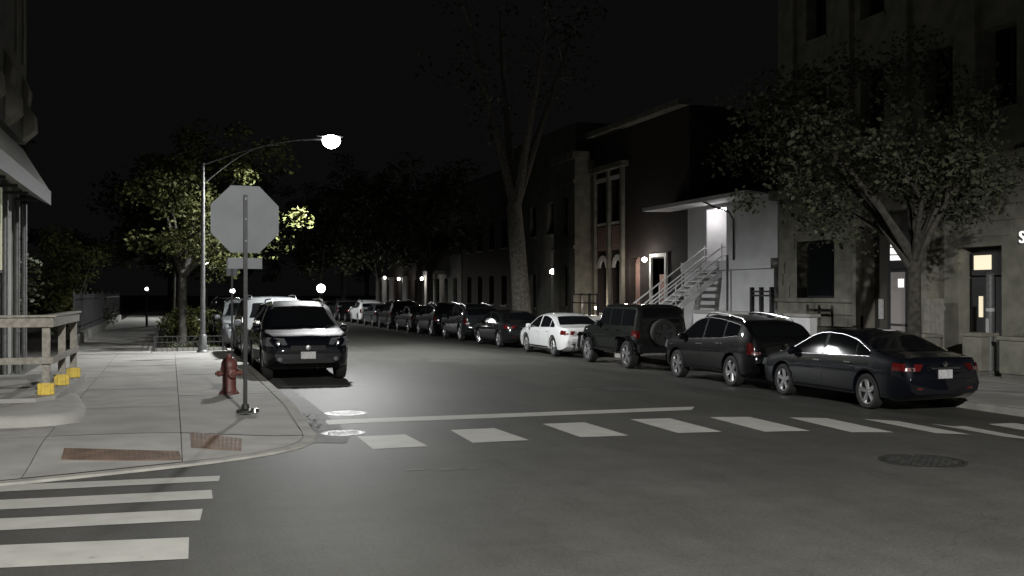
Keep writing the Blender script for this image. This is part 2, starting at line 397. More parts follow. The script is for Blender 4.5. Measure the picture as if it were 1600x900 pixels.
# manhole covers
def manhole(x, y, r, m, label):
    root = empty('manhole_cover', (x, y, gz(x)), label=label, cat='manhole', group='manhole covers in the road')
    MB().lathe([(r * 1.13, 0), (r * 1.13, .006), (r * 1.02, .009), (r * 1.02, .0)], 32).build('rim', 'iron_dark' if m == 'iron_dark' else 'cast_iron', root, True)
    b = MB().lathe([(r, .0), (r, .007), (0.0001, .007)], 32); b.build('lid', m, root, True)
    b = MB()
    k = max(4, int(r / .05))
    for i in range(-k, k + 1):
        for j in range(-k, k + 1):
            p = (i * r / k * .9, j * r / k * .9)
            if math.hypot(*p) < r * .88 and (i + j) % 2 == 0: b.box((p[0], p[1], .010), (.045, .045, .006), top=.7)
    o = b.build('stud_grid', m, root); o['kind'] = 'stuff'
manhole(2.62, 16.1, .29, 'cast_iron', 'shiny manhole cover just beyond the stop line at the kerb')
manhole(2.22, 13.85, .26, 'cast_iron', 'shiny manhole cover between the stop line and first crosswalk stripe')
manhole(8.05, 9.5, .42, 'iron_dark', 'dark round manhole cover alone in the middle of the intersection')

# ------------------------------------------------------------------ street lamps
def spot(parent, loc, power, angle=160, radius=.2, c=(.97, .98, .97), blend=.7, rot=(0, 0, 0)):
    l = bpy.data.lights.new('lamp_light', 'SPOT'); l.energy = power; l.color = c; l.spot_size = R(angle); l.spot_blend = blend; l.shadow_soft_size = radius
    o = bpy.data.objects.new('lamp_light', l); col.objects.link(o); o.parent = parent; o.location = loc; o.rotation_euler = rot; return o
def point(parent, loc, power, radius=.06, c=(1, .95, .88)):
    l = bpy.data.lights.new('lamp_light', 'POINT'); l.energy = power; l.color = c; l.shadow_soft_size = radius
    o = bpy.data.objects.new('lamp_light', l); col.objects.link(o); o.parent = parent; o.location = loc; return o
def street_lamp(loc, rz, power, label, arm=3.48, h=5.55, rise=.9, angle=174, blend=.42, c=(.97, .98, .97)):
    t = empty('street_lamp', loc, rz, label=label, cat='street lamp', group='cobra head street lamps')
    MB().lathe([(.17, 0), (.17, .05), (.12, .1), (.12, .5), (.085, .55)], 12).build('base', 'galvanised', t, True)
    MB().tube([(0, 0, .5), (0, 0, h)], [.075, .05], 12).build('pole', 'galvanised', t, True)
    P = [(arm * k / 10, 0, h - .05 + rise * math.sin(k / 10 * math.pi / 2)) for k in range(11)]
    MB().tube(P, .026, 8).build('arm', 'galvanised', t, True)
    P = [(arm * .62 * k / 8, 0, h - .62 + (rise * .93 + .42) * math.sin(k / 8 * math.pi / 2)) for k in range(9)]
    MB().tube(P, .022, 8).build('brace', 'galvanised', t, True)
    z = h - .05 + rise
    hd = MB()
    prof = [(-.3, .05, .04), (-.12, .1, .07), (.05, .17, .1), (.25, .2, .11), (.42, .15, .08), (.5, .05, .03)]
    vs = []; fs = []; n = 12
    for x, wy, wz in prof:
        for k in range(n): q = 2 * math.pi * k / n; vs.append((arm + .1 + x, wy * math.cos(q), z + .1 + wz * math.sin(q) * (1 if math.sin(q) > 0 else .35)))
    for i in range(len(prof) - 1):
        for k in range(n): fs.append((i * n + k, i * n + (k + 1) % n, (i + 1) * n + (k + 1) % n, (i + 1) * n + k))
    fs += [tuple(range(n))[::-1], tuple((len(prof) - 1) * n + k for k in range(n))]
    hd.add(vs, fs).build('lamp_head', 'galvanised', t, True)
    MB().lathe([(.2, .06), (.26, .0), (.28, -.07), (.265, -.15), (.21, -.24), (.12, -.3), (.04, -.325), (.0001, -.33)], 20, (arm + .25, 0, z + .06)).build('lens', 'lamp_glow', t, True)
    spot(t, (arm + .25, 0, z - .34), power, angle, .2, c, blend)
    return t
street_lamp((.9, 31.2, .13), 0, LAMP_POWER, 'tall grey street lamp with curved arm and blazing head above the road')
street_lamp((.9, 72, .1), 0, LAMP_POWER * .8, 'added farther street lamp lighting the far road mostly hidden behind the stop sign plate')  # extra lamp added to brighten the far road and parked row
street_lamp((-1.6, -5.0, .0), 0, CORNER_POWER, 'street lamp on the near corner lighting the intersection', arm=3.6, h=8.0, angle=172, blend=.15, c=(1, .985, .94))

# ------------------------------------------------------------------ stop sign, hydrant
def octa(r): return [(r * math.cos(R(22.5 + 45 * k)), r * math.sin(R(22.5 + 45 * k))) for k in range(8)]
def text(body, size, m, parent, loc, rot, ext=.002, name='lettering'):
    cu = bpy.data.curves.new(name, 'FONT'); cu.body = body; cu.size = size; cu.align_x = 'CENTER'; cu.align_y = 'CENTER'; cu.extrude = ext
    o = bpy.data.objects.new(name, cu); col.objects.link(o)
    me = bpy.data.meshes.new_from_object(o.evaluated_get(bpy.context.evaluated_depsgraph_get())); bpy.data.objects.remove(o)
    me.materials.clear(); me.materials.append(M[m]); return link(name, me, parent, loc, rot)
t = empty('stop_sign', (1.05, 15.55, .14), R(6), label='octagonal stop sign seen from its bare metal back on a dark post', cat='stop sign')
pl = MB().prism(octa(.535), -.003, .003, 'XZ').build('sign_plate', 'sign_back', t); pl.location = (.0, .035, 2.84)
MB().prism(octa(.53), .003, .005, 'XZ').build('red_face', 'sign_white', pl)
MB().prism(octa(.50), .005, .007, 'XZ').build('red_field', 'sign_red', pl)
text('STOP', .42, 'sign_white', pl, (0, .008, 0), (R(90), 0, R(180)))
MB().box((0, 0, 1.6), (.055, .045, 3.2)).build('post', 'post_steel', t)
for z in (2.52, 2.84, 3.14): MB().lathe([(.001, -.034), (.016, -.034), (.016, -.022)], 8, (0, 0, z), 'Y').build('bolt', 'galvanised', t)
MB().box((0, .036, 2.19), (.50, .005, .16)).build('supplementary_plate', 'sign_back', t)
MB().lathe([(.13, .0), (.13, .03), (.06, .055), (.05, .12), (.001, .12)], 14).build('base_flange', 'iron_dark', t, True)
MB().lathe([(.07, .0), (.06, .05), (.001, .06)], 12, (.13, -.03, 0)).build('anchor_cap', 'chrome', t, True)
t = empty('parking_sign', (1.62, 29.3, .14), label='thin dark sign post at the kerb behind the hydrant', cat='sign post')
MB().box((0, 0, 1.35), (.05, .04, 2.7)).build('post', 'post_steel', t)
MB().box((0, .03, 2.45), (.3, .005, .45)).build('sign_plate', 'sign_back', t)
t = empty('fire_hydrant', (.97, 18.36, .145), R(15), label='red fire hydrant on the pavement by the kerb', cat='hydrant')
MB().lathe([(.17, 0), (.17, .035), (.125, .04), (.12, .1), (.115, .12), (.115, .40), (.15, .41), (.15, .45), (.125, .455)], 20).build('barrel', 'hydrant_red', t, True)
MB().lathe([(.135, .455), (.14, .5), (.125, .56), (.09, .61), (.045, .64), (.04, .69), (.001, .69)], 20).build('bonnet', 'hydrant_red', t, True)
for q, rr in ((R(-90), .075), (R(0), .055), (R(180), .055)):
    o = MB().lathe([(rr * .8, .08), (rr * .8, .17), (rr, .17), (rr, .2), (rr * .5, .21), (.03, .21), (.03, .24), (.001, .24)], 14, (0, 0, 0), 'X').build('nozzle', 'hydrant_red', t, True)
    o.location = (0, 0, .36); o.rotation_euler = (0, 0, q)
for k in range(8): q = k * math.pi / 4; MB().lathe([(.001, .06), (.014, .06), (.014, .03)], 6, (.15 * math.cos(q), .15 * math.sin(q), 0)).build('flange_bolt', 'hydrant_red', t)

# ------------------------------------------------------------------ cars
def interp(P, x):
    if x <= P[0][0]: return P[0][1]
    for (a, za), (c, zc) in zip(P, P[1:]):
        if x <= c: return za + (zc - za) * (x - a) / (c - a)
    return P[-1][1]
def soft(P, x, d=.09):
    s = 0; wsum = 0
    for k in (-1, -.6, -.2, .2, .6, 1): s += interp(P, x + k * d)
    return s / 6
WH = {}
def wheel_meshes():
    # radius-1 wheel, axis y, outer face towards +y
    WH['tyre'] = MB().lathe([(.70, -.30), (.90, -.31), (.98, -.24), (1, -.12), (1, .12), (.98, .24), (.90, .31), (.70, .28), (.70, -.30)], 36, axis='Y').mesh('tyre', 'tyre', True)
    WH['hub'] = MB().lathe([(.0001, .1), (.66, .1), (.69, .0), (.69, -.25), (.0001, -.25)], 28, axis='Y').mesh('wheel', 'wheel_dark', True)
    for kind, m, n, w0, w1 in (('five', 'rim', 5, .10, .17), ('ten', 'rim', 10, .055, .075), ('dark', 'rim_dark', 5, .16, .2)):
        b = MB(); b.lathe([(.64, .16), (.66, .26), (.71, .27), (.73, .22), (.71, .14), (.64, .16)], 36, axis='Y')
        b.lathe([(.0001, .23), (.1, .23), (.14, .19), (.15, .12)], 16, axis='Y')
        for k in range(n):
            q = 2 * math.pi * k / n + .3; d = Vector((math.cos(q), 0, math.sin(q))); s = Vector((-math.sin(q), 0, math.cos(q))); y = Vector((0, 1, 0))
            a, c = d * .1, d * .67
            b.add([a + s * w0 + y * .13, a - s * w0 + y * .13, c - s * w1 + y * .15, c + s * w1 + y * .15, a + s * w0 * .8 + y * .21, a - s * w0 * .8 + y * .21, c - s * w1 * .7 + y * .24, c + s * w1 * .7 + y * .24],
                  [(0, 1, 2, 3), (4, 5, 6, 7), (0, 1, 5, 4), (1, 2, 6, 5), (2, 3, 7, 6), (3, 0, 4, 7)])
        WH[kind] = b.mesh('rim', m, True)
wheel_meshes()

SEDAN = dict(L=4.85, W=.915, bot=.20, R=.335, wf=1.42, wr=-1.36, k=.30,
    top=[(-2.43, .62), (-2.41, .86), (-2.32, 1.0), (-1.75, 1.06), (-1.55, 1.11), (-.95, 1.365), (-.5, 1.45), (0, 1.475), (.3, 1.45), (.55, 1.385), (1.32, 1.01), (1.5, .965), (2.0, .87), (2.25, .78), (2.38, .66), (2.43, .58)],
    belt=[(-2.43, .60), (-2.3, .93), (-1.6, .985), (0, .95), (1.3, .90), (1.9, .80), (2.3, .70), (2.43, .56)],
    wins=[(-1.42, -1.02), (-.97, -.05), (.06, 1.12)], ws=(.50, 1.28), rw=(-1.62, -.93), rim='five', rails=False, seams=(-1.0, .0, 1.05), kind='sedan')
SUV = dict(L=4.5, W=.92, bot=.25, R=.36, wf=1.36, wr=-1.33, k=.26,
    top=[(-2.25, .55), (-2.23, .95), (-2.17, 1.16), (-1.78, 1.46), (-1.5, 1.54), (-.6, 1.64), (0, 1.665), (.4, 1.61), (.62, 1.53), (1.28, 1.13), (1.4, 1.09), (1.85, 1.03), (2.08, .94), (2.2, .78), (2.25, .66)],
    belt=[(-2.25, .55), (-2.15, 1.14), (-1.6, 1.17), (-.9, 1.1), (0, 1.05), (1.3, 1.0), (1.9, .94), (2.15, .82), (2.25, .62)],
    wins=[(-1.62, -1.0), (-.93, -.04), (.05, 1.12)], ws=(.56, 1.25), rw=(-2.13, -1.8), rim='five', rails=True, seams=(-.95, .0, 1.05), kind='suv')
TUC = dict(SUV, L=4.33, top=[(-2.16, .6), (-2.14, .98), (-2.08, 1.14), (-1.85, 1.6), (-1.6, 1.67), (-.6, 1.70), (0, 1.70), (.30, 1.64), (.5, 1.57), (1.18, 1.12), (1.3, 1.08), (1.78, 1.03), (2.02, .95), (2.10, .85), (2.16, .70)],
    belt=[(-2.16, .58), (-2.07, 1.07), (-1.6, 1.08), (0, 1.04), (1.2, 1.0), (1.85, .95), (2.05, .86), (2.16, .64)], ws=(.47, 1.13), rw=(-2.03, -1.87), wins=[(-1.66, -1.05), (-.98, -.08), (.02, 1.02)])
JEEP = dict(L=4.3, W=.88, bot=.42, R=.405, wf=1.46, wr=-1.42, k=.12,
    top=[(-2.05, .75), (-2.04, 1.15), (-2.02, 1.3), (-1.93, 1.78), (-1.85, 1.85), (-.5, 1.86), (.3, 1.86), (.42, 1.80), (.72, 1.26), (.8, 1.24), (1.5, 1.18), (1.88, 1.13), (1.94, 1.05), (1.96, .8)],
    belt=[(-2.05, .7), (-2.0, 1.22), (0, 1.2), (.7, 1.18), (1.5, 1.1), (1.9, 1.02), (1.96, .75)],
    wins=[(-1.85, -1.1), (-1.0, -.28), (-.18, .60)], ws=(.40, .70), rw=(-2.0, -1.92), rim='dark', rails=False, seams=(-1.05, -.22, .66), kind='jeep')
VAN = dict(SUV, L=5.0, W=.98, top=[(-2.5, .6), (-2.48, 1.0), (-2.42, 1.2), (-2.2, 1.68), (-2.0, 1.74), (-.6, 1.78), (.3, 1.76), (.7, 1.64), (1.5, 1.2), (1.9, 1.06), (2.25, .92), (2.45, .75), (2.5, .6)],
    belt=[(-2.5, .55), (-2.38, 1.1), (0, 1.05), (1.4, 1.0), (2.1, .9), (2.4, .7), (2.5, .5)], wf=1.6, wr=-1.5, ws=(.75, 1.45), rw=(-2.37, -2.2), wins=[(-2.0, -1.2), (-1.1, .05), (.15, 1.35)], seams=(-1.15, .1, 1.3))

def plan(S, x):
    a, bb = S['top'][0][0], S['top'][-1][0]
    d = min(x - a, bb - x)
    r = .8 if S['kind'] == 'jeep' else .55
    q = max(0, 1 - d / r)
    return 1 - (.06 if S['kind'] == 'jeep' else (.24 if x > 0 else .15)) * q ** 2.3
def section(S, x):
    wx = S['W'] * plan(S, x); zt = soft(S['top'], x, .05); zb = min(soft(S['belt'], x, .05), zt - .02)
    a, bb = S['top'][0][0], S['top'][-1][0]; d = min(x - a, bb - x)
    z0 = S['bot'] + .16 * max(0, 1 - d / .5) ** 2
    g = zt - zb; k = S['k']; ys = .955 * wx
    P = [(0, z0), (.8 * wx, z0), (.95 * wx, z0 + .06), (.985 * wx, z0 + .18), (wx, z0 + .55 * (zb - z0)), (.99 * wx, zb - .10 * min(1, (zb - z0) * 3)), (ys, zb)]
    e = min(1, g / .4)
    P += [(ys - k * g * .5 - .015, zb + .5 * g), (ys - k * g * .88 - .025 - .02 * e, zb + .88 * g), (ys - k * g - .06 - .10 * e, zb + .975 * g), ((ys - k * g - .1) * .55, zt), (0, zt + .012)]
    return P
def side_y(S, x, z):
    P = section(S, x)[2:10]
    for (ya, za), (yb, zb) in zip(P, P[1:]):
        if za <= z <= zb and zb > za: return ya + (yb - ya) * (z - za) / (zb - za)
    return P[0][0] if z < P[0][1] else P[-1][0]
def top_z(S, x, y):
    P = section(S, x)[9:12]; y = abs(y)
    for (ya, za), (yb, zb) in zip(P, P[1:]):
        if yb <= y <= ya: return zb + (za - zb) * (y - yb) / max(1e-6, ya - yb)
    return P[0][1]
def side_patch(S, x0, x1, zlo, zhi, sgn, off, nx=12, nz=3):
    b = MB(); vs = []; ok = []
    for i in range(nx + 1):
        x = x0 + (x1 - x0) * i / nx; lo, hi = zlo(x), zhi(x); hi = max(hi, lo + .003)
        for j in range(nz + 1):
            z = lo + (hi - lo) * j / nz; vs.append((x, sgn * (side_y(S, x, z) + off), z))
    return b.add(vs, [(i * (nz + 1) + j, i * (nz + 1) + j + 1, (i + 1) * (nz + 1) + j + 1, (i + 1) * (nz + 1) + j) for i in range(nx) for j in range(nz)])
def top_patch(S, x0, x1, inset, off, nx=10, ny=8):
    b = MB(); vs = []
    for i in range(nx + 1):
        x = x0 + (x1 - x0) * i / nx; P = section(S, x); yw = P[9][0] - inset + .02
        sl = (soft(S['top'], x + .03) - soft(S['top'], x - .03)) / .06; n = Vector((-sl, 0, 1)).normalized() * off
        for j in range(ny + 1):
            y = -yw + 2 * yw * j / ny; vs.append((x + n.x, y, top_z(S, x, y) + n.z))
    return b.add(vs, [(i * (ny + 1) + j, (i + 1) * (ny + 1) + j, (i + 1) * (ny + 1) + j + 1, i * (ny + 1) + j + 1) for i in range(nx) for j in range(ny)])
BODY = {}
def body_mesh(S):
    key = id(S)
    if key in BODY: return BODY[key]
    a, bb = S['top'][0][0], S['top'][-1][0]
    xs = sorted(set([a + d for d in (0, .012, .03, .06, .1, .16, .25)] + [bb - d for d in (0, .012, .03, .06, .1, .16, .25)] + list(np.linspace(a + .35, bb - .35, 46))))
    b = MB(); n = 12; vs = []; fs = []
    for x in xs:
        P = section(S, x); ring = [(x, y, z) for y, z in P] + [(x, -y, z) for y, z in P[-2:0:-1]]
        vs += ring
    m = 22
    for i in range(len(xs) - 1):
        for k in range(m): fs.append((i * m + k, i * m + (k + 1) % m, (i + 1) * m + (k + 1) % m, (i + 1) * m + k))
    fs += [tuple(range(m)), tuple((len(xs) - 1) * m + k for k in range(m))]
    b.add(vs, fs); me = b.mesh('body', 'black_trim')
    o = link('tmp', me); cut = []
    for wx in (S['wf'], S['wr']):
        rr = S['R'] + .055
        c = link('tmpc', MB().lathe([(.0001, -1.3), (rr, -1.3), (rr, 1.3), (.0001, 1.3)], 32, (wx, 0, S['R'] + .02), 'Y').mesh('tmpc', 'black_trim')); cut.append(c)
        md = o.modifiers.new('b', 'BOOLEAN'); md.operation = 'DIFFERENCE'; md.object = c; md.solver = 'EXACT'
    me2 = bpy.data.meshes.new_from_object(o.evaluated_get(bpy.context.evaluated_depsgraph_get()))
    for q in cut + [o]: bpy.data.objects.remove(q)
    me2.polygons.foreach_set('use_smooth', [True] * len(me2.polygons)); me2.set_sharp_from_angle(angle=R(42)); me2.name = 'body'
    BODY[key] = me2
    return me2
PARTS = {}
def car(name, label, S, paint, x, y, toward, group, cat='car', z=None, rim=None, detail=True, chrome=True, dy=0):
    """toward=+1: nose points away along the street, -1: nose points back along it"""
    z = gz(12.3) if z is None else z
    t = empty(name, (x, y, z), R(90 if toward > 0 else -90) + dy, label=label, cat=cat, group=group)
    me = body_mesh(S).copy(); me.materials.clear(); me.materials.append(M['paint_' + paint]); body = link('body', me, t)
    a, bb = S['top'][0][0], S['top'][-1][0]; bt = lambda q: soft(S['belt'], q, .05); tp = lambda q: soft(S['top'], q, .05)
    fr = .085 if S['kind'] != 'jeep' else .14
    key = id(S)
    def part(nm, mk, m, parent=t, sm=True, tagk=''):
        k = (key, nm, tagk, m)
        if k not in PARTS: PARTS[k] = mk().mesh(nm, m, sm)
        return link(nm, PARTS[k], parent)
    part('windshield', lambda: top_patch(S, S['ws'][0], S['ws'][1], .03, .006), 'car_glass')
    part('rear_window', lambda: top_patch(S, S['rw'][0], S['rw'][1], .05, .006), 'car_glass')
    for sg in (1, -1):
        for i, (q0, q1) in enumerate(S['wins']):
            part('window', lambda: side_patch(S, q0, q1, lambda q: bt(q) + .03, lambda q: tp(q) - fr, sg, .006), 'car_glass', tagk=(i, sg))
        if detail:
            q0, q1 = S['wins'][0][0], S['wins'][-1][1]
            if chrome:
                def tr():
                    P = []
                    for i in range(25):
                        q = q0 + (q1 - q0) * i / 24; zz = max(tp(q) - fr + .012, bt(q) + .03); P.append((q, sg * (side_y(S, q, zz) + .008), zz))
                    return MB().tube(P, .0075, 6)
                part('window_trim', tr, 'trim_satin', tagk=('t', sg))
                def tr2(): return MB().tube([(q, sg * (side_y(S, q, bt(q) + .02) + .006), bt(q) + .02) for q in [q0 + (q1 - q0) * i / 12 for i in range(13)]], .008, 6)
                part('belt_trim', tr2, 'chrome', tagk=('t', sg))
            for i, q in enumerate(S['seams']):
                part('door_seam', lambda: side_patch(S, q - .005, q + .005, lambda u: S['bot'] + .14, lambda u: bt(u) - .01, sg, .0015, 1, 6), 'black_trim', tagk=(i, sg))
                if i < 2:
                    part('door_handle', lambda: MB().box((q + .17, sg * (side_y(S, q + .17, bt(q) - .11) + .018), bt(q) - .11), (.2, .03, .03)), 'paint_' + paint if not chrome else 'chrome', tagk=(i, sg))
            part('sill_trim', lambda: side_patch(S, S['wr'] + .45, S['wf'] - .45, lambda q: S['bot'] + .08, lambda q: S['bot'] + .13, sg, .012, 4, 1), 'black_trim', tagk=(0, sg))
        def mir():
            q = S['ws'][1] - .28; yy = side_y(S, q, bt(q) + .05); b = MB()
            return b.lathe([(.0001, -.1), (.07, -.085), (.095, -.02), (.09, .05), (.05, .085), (.0001, .09)], 10, (q, sg * (yy + .1), bt(q) + .08), 'Y').box((q, sg * (yy + .02), bt(q) + .045), (.05, .12, .03))
        part('mirror', mir, 'paint_' + paint if paint != 'white' else 'paint_white', tagk=sg)
        # lamps
        nf = bb - (.10 if S['kind'] == 'jeep' else .42); zf = {'sedan': (.62, .74), 'suv': (.76, .93), 'jeep': (.86, 1.0)}[S['kind']]
        if S['kind'] != 'jeep':
            wn_ = S['W'] * plan(S, bb)
            def front_lens():
                yi, yo = wn_ * .62, S['W'] * .93; za, zb = zf[0] - .02, zf[1]
                o_ = [(bb + .012, yi, za + .05), (bb - .16, yo, za + .02), (bb - .22, yo - .01, zb + .02), (bb - .03, yi + .06, zb - .01)]
                i_ = [(p - .12, q - .02, z_) for p, q, z_ in o_]
                return MB().add([(p, sg * q, z_) for p, q, z_ in o_ + i_], [(0, 1, 2, 3), (4, 5, 6, 7), (0, 1, 5, 4), (1, 2, 6, 5), (2, 3, 7, 6), (3, 0, 4, 7)])
            fl = part('headlight', front_lens, 'head_glass', sm=False, tagk=('f', sg))
            part('reflector_bowl', lambda: MB().lathe([(.0001, .02), (.04, .028), (.052, .012)], 12, (bb - .045, sg * (wn_ * .62 + S['W'] * .93) * .48, zf[0] + .08), 'X'), 'lamp_bowl', parent=fl, tagk=sg)
            hl = part('headlight', lambda: side_patch(S, nf, bb - .012, lambda q: zf[0] + .03 * (bb - q), lambda q: min(zf[1] + .10 * (bb - q), bt(q) - .015), sg, .008, 10, 3), 'head_glass', tagk=sg)
        z1, z2 = {'sedan': (.78, .92), 'suv': (.78, 1.05), 'jeep': (.95, 1.12)}[S['kind']]
        tl = part('taillight', lambda: side_patch(S, a + .012, a + (.34 if S['kind'] == 'sedan' else .22), lambda q: z1, lambda q: min(z2, bt(q) - .02), sg, .009, 8, 3), 'tail_glass', tagk=sg)
        if S['kind'] == 'sedan':
            wa_ = S['W'] * plan(S, a)
            def rear_lens():
                o_ = [(a - .008, wa_ * .72, z1 + .0), (a + .10, S['W'] * .92, z1 - .01), (a + .14, S['W'] * .915, z2 - .01), (a + .0, wa_ * .62, z2 - .02)]
                i_ = [(p + .1, q - .03, z_) for p, q, z_ in o_]
                return MB().add([(p, sg * q, z_) for p, q, z_ in o_ + i_], [(0, 1, 2, 3), (4, 5, 6, 7), (0, 1, 5, 4), (1, 2, 6, 5), (2, 3, 7, 6), (3, 0, 4, 7)])
            part('taillight', rear_lens, 'tail_glass', sm=False, tagk=('r', sg))
        part('lamp_lens', lambda: side_patch(S, a + .012, a + .09, lambda q: z1 - .0, lambda q: z1 + .06, sg, .013, 4, 2), 'tail_clear', parent=tl, tagk=sg)
        for wx in (S['wf'], S['wr']):
            wy = S['W'] - S['R'] * .33 - .012
            wh = link('wheel', WH['hub'], t, (wx, sg * wy, S['R']), (0, random.uniform(0, 6), 0 if sg > 0 else math.pi), (S['R'],) * 3)
            link('tyre', WH['tyre'], wh); link('rim', WH[rim or S['rim']], wh)
        if S['rails']:
            def rail():
                P = []
                for i in range(15):
                    q = -1.6 + 1.95 * i / 14; yy = section(S, q)[9][0] + .01; P.append((q, sg * yy, tp(q) + (.045 if 0 < i < 14 else -.02)))
                return MB().tube(P, .016, 6)
            part('roof_rail', rail, 'chrome', tagk=sg)
    # nose and tail furniture
    nz = {'sedan': .52, 'suv': .66, 'jeep': .9}[S['kind']]
    wn = S['W'] * plan(S, bb)
    part('license_plate', lambda: MB().box((a - .012, 0, {'sedan': .72, 'suv': .8, 'jeep': .72}[S['kind']]), (.012, .31, .16)), 'plate_white', sm=False, tagk='r')
    part('plate_front', lambda: MB().box((bb + .025, 0, nz - .09), (.012, .31, .15)), 'plate_white', sm=False)
    part('grille', lambda: MB().box((bb + .006, 0, nz + .06), (.03, wn * 1.05, .11)), 'black_trim', sm=False)
    part('bumper_intake', lambda: MB().box((bb + .004, 0, S['bot'] + .2), (.03, wn * 1.5, .10)), 'black_trim', sm=False)
    if detail:
        part('emblem', lambda: MB().lathe([(.0001, .016), (.05, .012), (.055, 0)], 14, (bb + .018, 0, nz + .07), 'X'), 'chrome')
        part('tail_emblem', lambda: MB().lathe([(.0001, -.016), (.05, -.012), (.055, 0)], 14, (a - .002, 0, {'sedan': .9, 'suv': .98, 'jeep': .9}[S['kind']]), 'X'), 'chrome')
        if S['kind'] == 'sedan':
            part('trunk_trim', lambda: MB().box((a - .012, 0, .825), (.02, .62, .025)), 'chrome', sm=False)
            part('trunk_seam', lambda: MB().box((a - .002, 0, .63), (.008, 1.2, .012)), 'black_trim', sm=False)
        if S['kind'] == 'suv':
            part('rear_bumper', lambda: MB().box((a - .01, 0, .5), (.06, wn * 1.85, .16)), 'black_trim', sm=False)
        for sg in (1, -1):
            part('fog_lamp', lambda: MB().lathe([(.0001, .02), (.045, .018), (.055, 0)], 14, (bb - .01, sg * wn * .84, S['bot'] + .24), 'X'), 'head_glass', tagk=sg)
            part('reflector', lambda: MB().box((a + .004, sg * wn * .8, .46), (.02, .12, .035)), 'tail_glass', sm=False, tagk=sg)
    return t
GR = 'cars parked nose away along the far kerb'; GL = 'cars parked nose towards us along the near kerb'
c0 = 13.36
car('sedan_car', 'dark navy sedan with chrome window line parked nearest the crosswalk', SEDAN, 'navy', c0, 17.6, 1, GR)
car('suv_car', 'black crossover with chrome roof rails parked between navy sedan and boxy off roader', SUV, 'black', c0, 22.5, 1, GR, 'suv')
j = car('offroad_car', 'boxy dark green off roader with spare wheel on its tailgate', JEEP, 'green', c0, 28.5, 1, GR, 'suv', chrome=False, rim='five')
# off-roader furniture: spare wheel, wing flares, bumpers, round lamps
sp = link('spare_wheel', WH['hub'], j, (-2.2, .05, 1.05), (0, 0, R(90)), (.395,) * 3); link('tyre', WH['tyre'], sp); link('rim', WH['dark'], sp)
for sg in (1, -1):
    for wx in (JEEP['wf'], JEEP['wr']):
        b = MB(); P = [(.56, .42), (.44, .82), (.3, .92), (-.3, .92), (-.46, .8), (-.58, .42)]
        for (p, q), (r2, s2) in zip(P, P[1:]): b.bar((wx + p, sg * .93, q + .02), (wx + r2, sg * .93, s2 + .02), .17, .035)
        b.build('wing_flare', 'black_trim', j)
    MB().lathe([(.0001, .03), (.085, .02), (.095, 0)], 16, (1.965, sg * .5, .95), 'X').build('headlight', 'head_glass', j, True)
    MB().box((-2.07, sg * .78, 1.0), (.06, .1, .2)).build('tail_lamp', 'tail_glass', j)
MB().box((2.08, 0, .58), (.2, 1.5, .18)).build('front_bumper', 'black_trim', j, bevel=.02)
MB().box((-2.12, 0, .58), (.16, 1.6, .2)).build('rear_bumper', 'black_trim', j, bevel=.02)
MB().box((-.1, 0, .5), (1.7, 1.86, .06)).build('side_step', 'black_trim', j)
car('sedan_car', 'white sedan parked in front of the boxy dark green off roader', SEDAN, 'white', c0, 34.3, 1, GR, chrome=False)
car('sedan_car', 'dark grey sedan parked just beyond the white sedan', SEDAN, 'char', c0, 40.5, 1, GR, chrome=False)
row = [(SUV, 'slate', 46.3, 'dark grey crossover second beyond the white sedan', 'suv_car', 'suv'), (SUV, 'black', 51.7, 'black crossover third beyond the white sedan with red tail lamps', 'suv_car', 'suv'),
       (SEDAN, 'slate', 57.2, 'slate sedan fourth beyond the white sedan in the parked row', 'sedan_car', 'car'), (TUC, 'char', 62.3, 'charcoal crossover fifth beyond the white sedan in the parked row', 'suv_car', 'suv'),
       (SEDAN, 'grey', 67.5, 'grey sedan sixth beyond the white sedan next to the far white car', 'sedan_car', 'car'), (SUV, 'white', 72.7, 'white crossover far down the row of parked cars', 'suv_car', 'suv'),
       (SEDAN, 'black', 78.3, 'black sedan just past the far white crossover', 'sedan_car', 'car'), (SUV, 'grey', 83.6, 'grey crossover almost at the end of the parked row', 'suv_car', 'suv'), (SEDAN, 'silver', 89.2, 'silver sedan at the far visible end of the parked row', 'sedan_car', 'car')]
for S, p, y, lb, nm, ct in row: car(nm, lb, S, p, c0 + random.uniform(-.08, .06), y, 1, GR, ct, detail=y < 60, chrome=False)
car('suv_car', 'dark crossover facing us with bright reflection on its hood', TUC, 'navy', 2.78, 24.15, -1, GL, 'suv', 0, rim='ten', chrome=False)
car('minivan_car', 'grey minivan hidden behind the dark crossover facing us', VAN, 'silver', 2.75, 29.6, -1, GL, 'minivan', 0, chrome=False)
car('suv_car', 'silver crossover parked third along the near kerb', SUV, 'silver', 2.42, 35.6, -1, GL, 'suv', 0, chrome=False)
car('sedan_car', 'slate sedan parked fourth along the near kerb', SEDAN, 'slate', 2.5, 41.3, -1, GL, z=0, chrome=False)
car('suv_car', 'black crossover parked fifth along the near kerb', SUV, 'black', 2.55, 47.2, -1, GL, 'suv', 0, chrome=False)

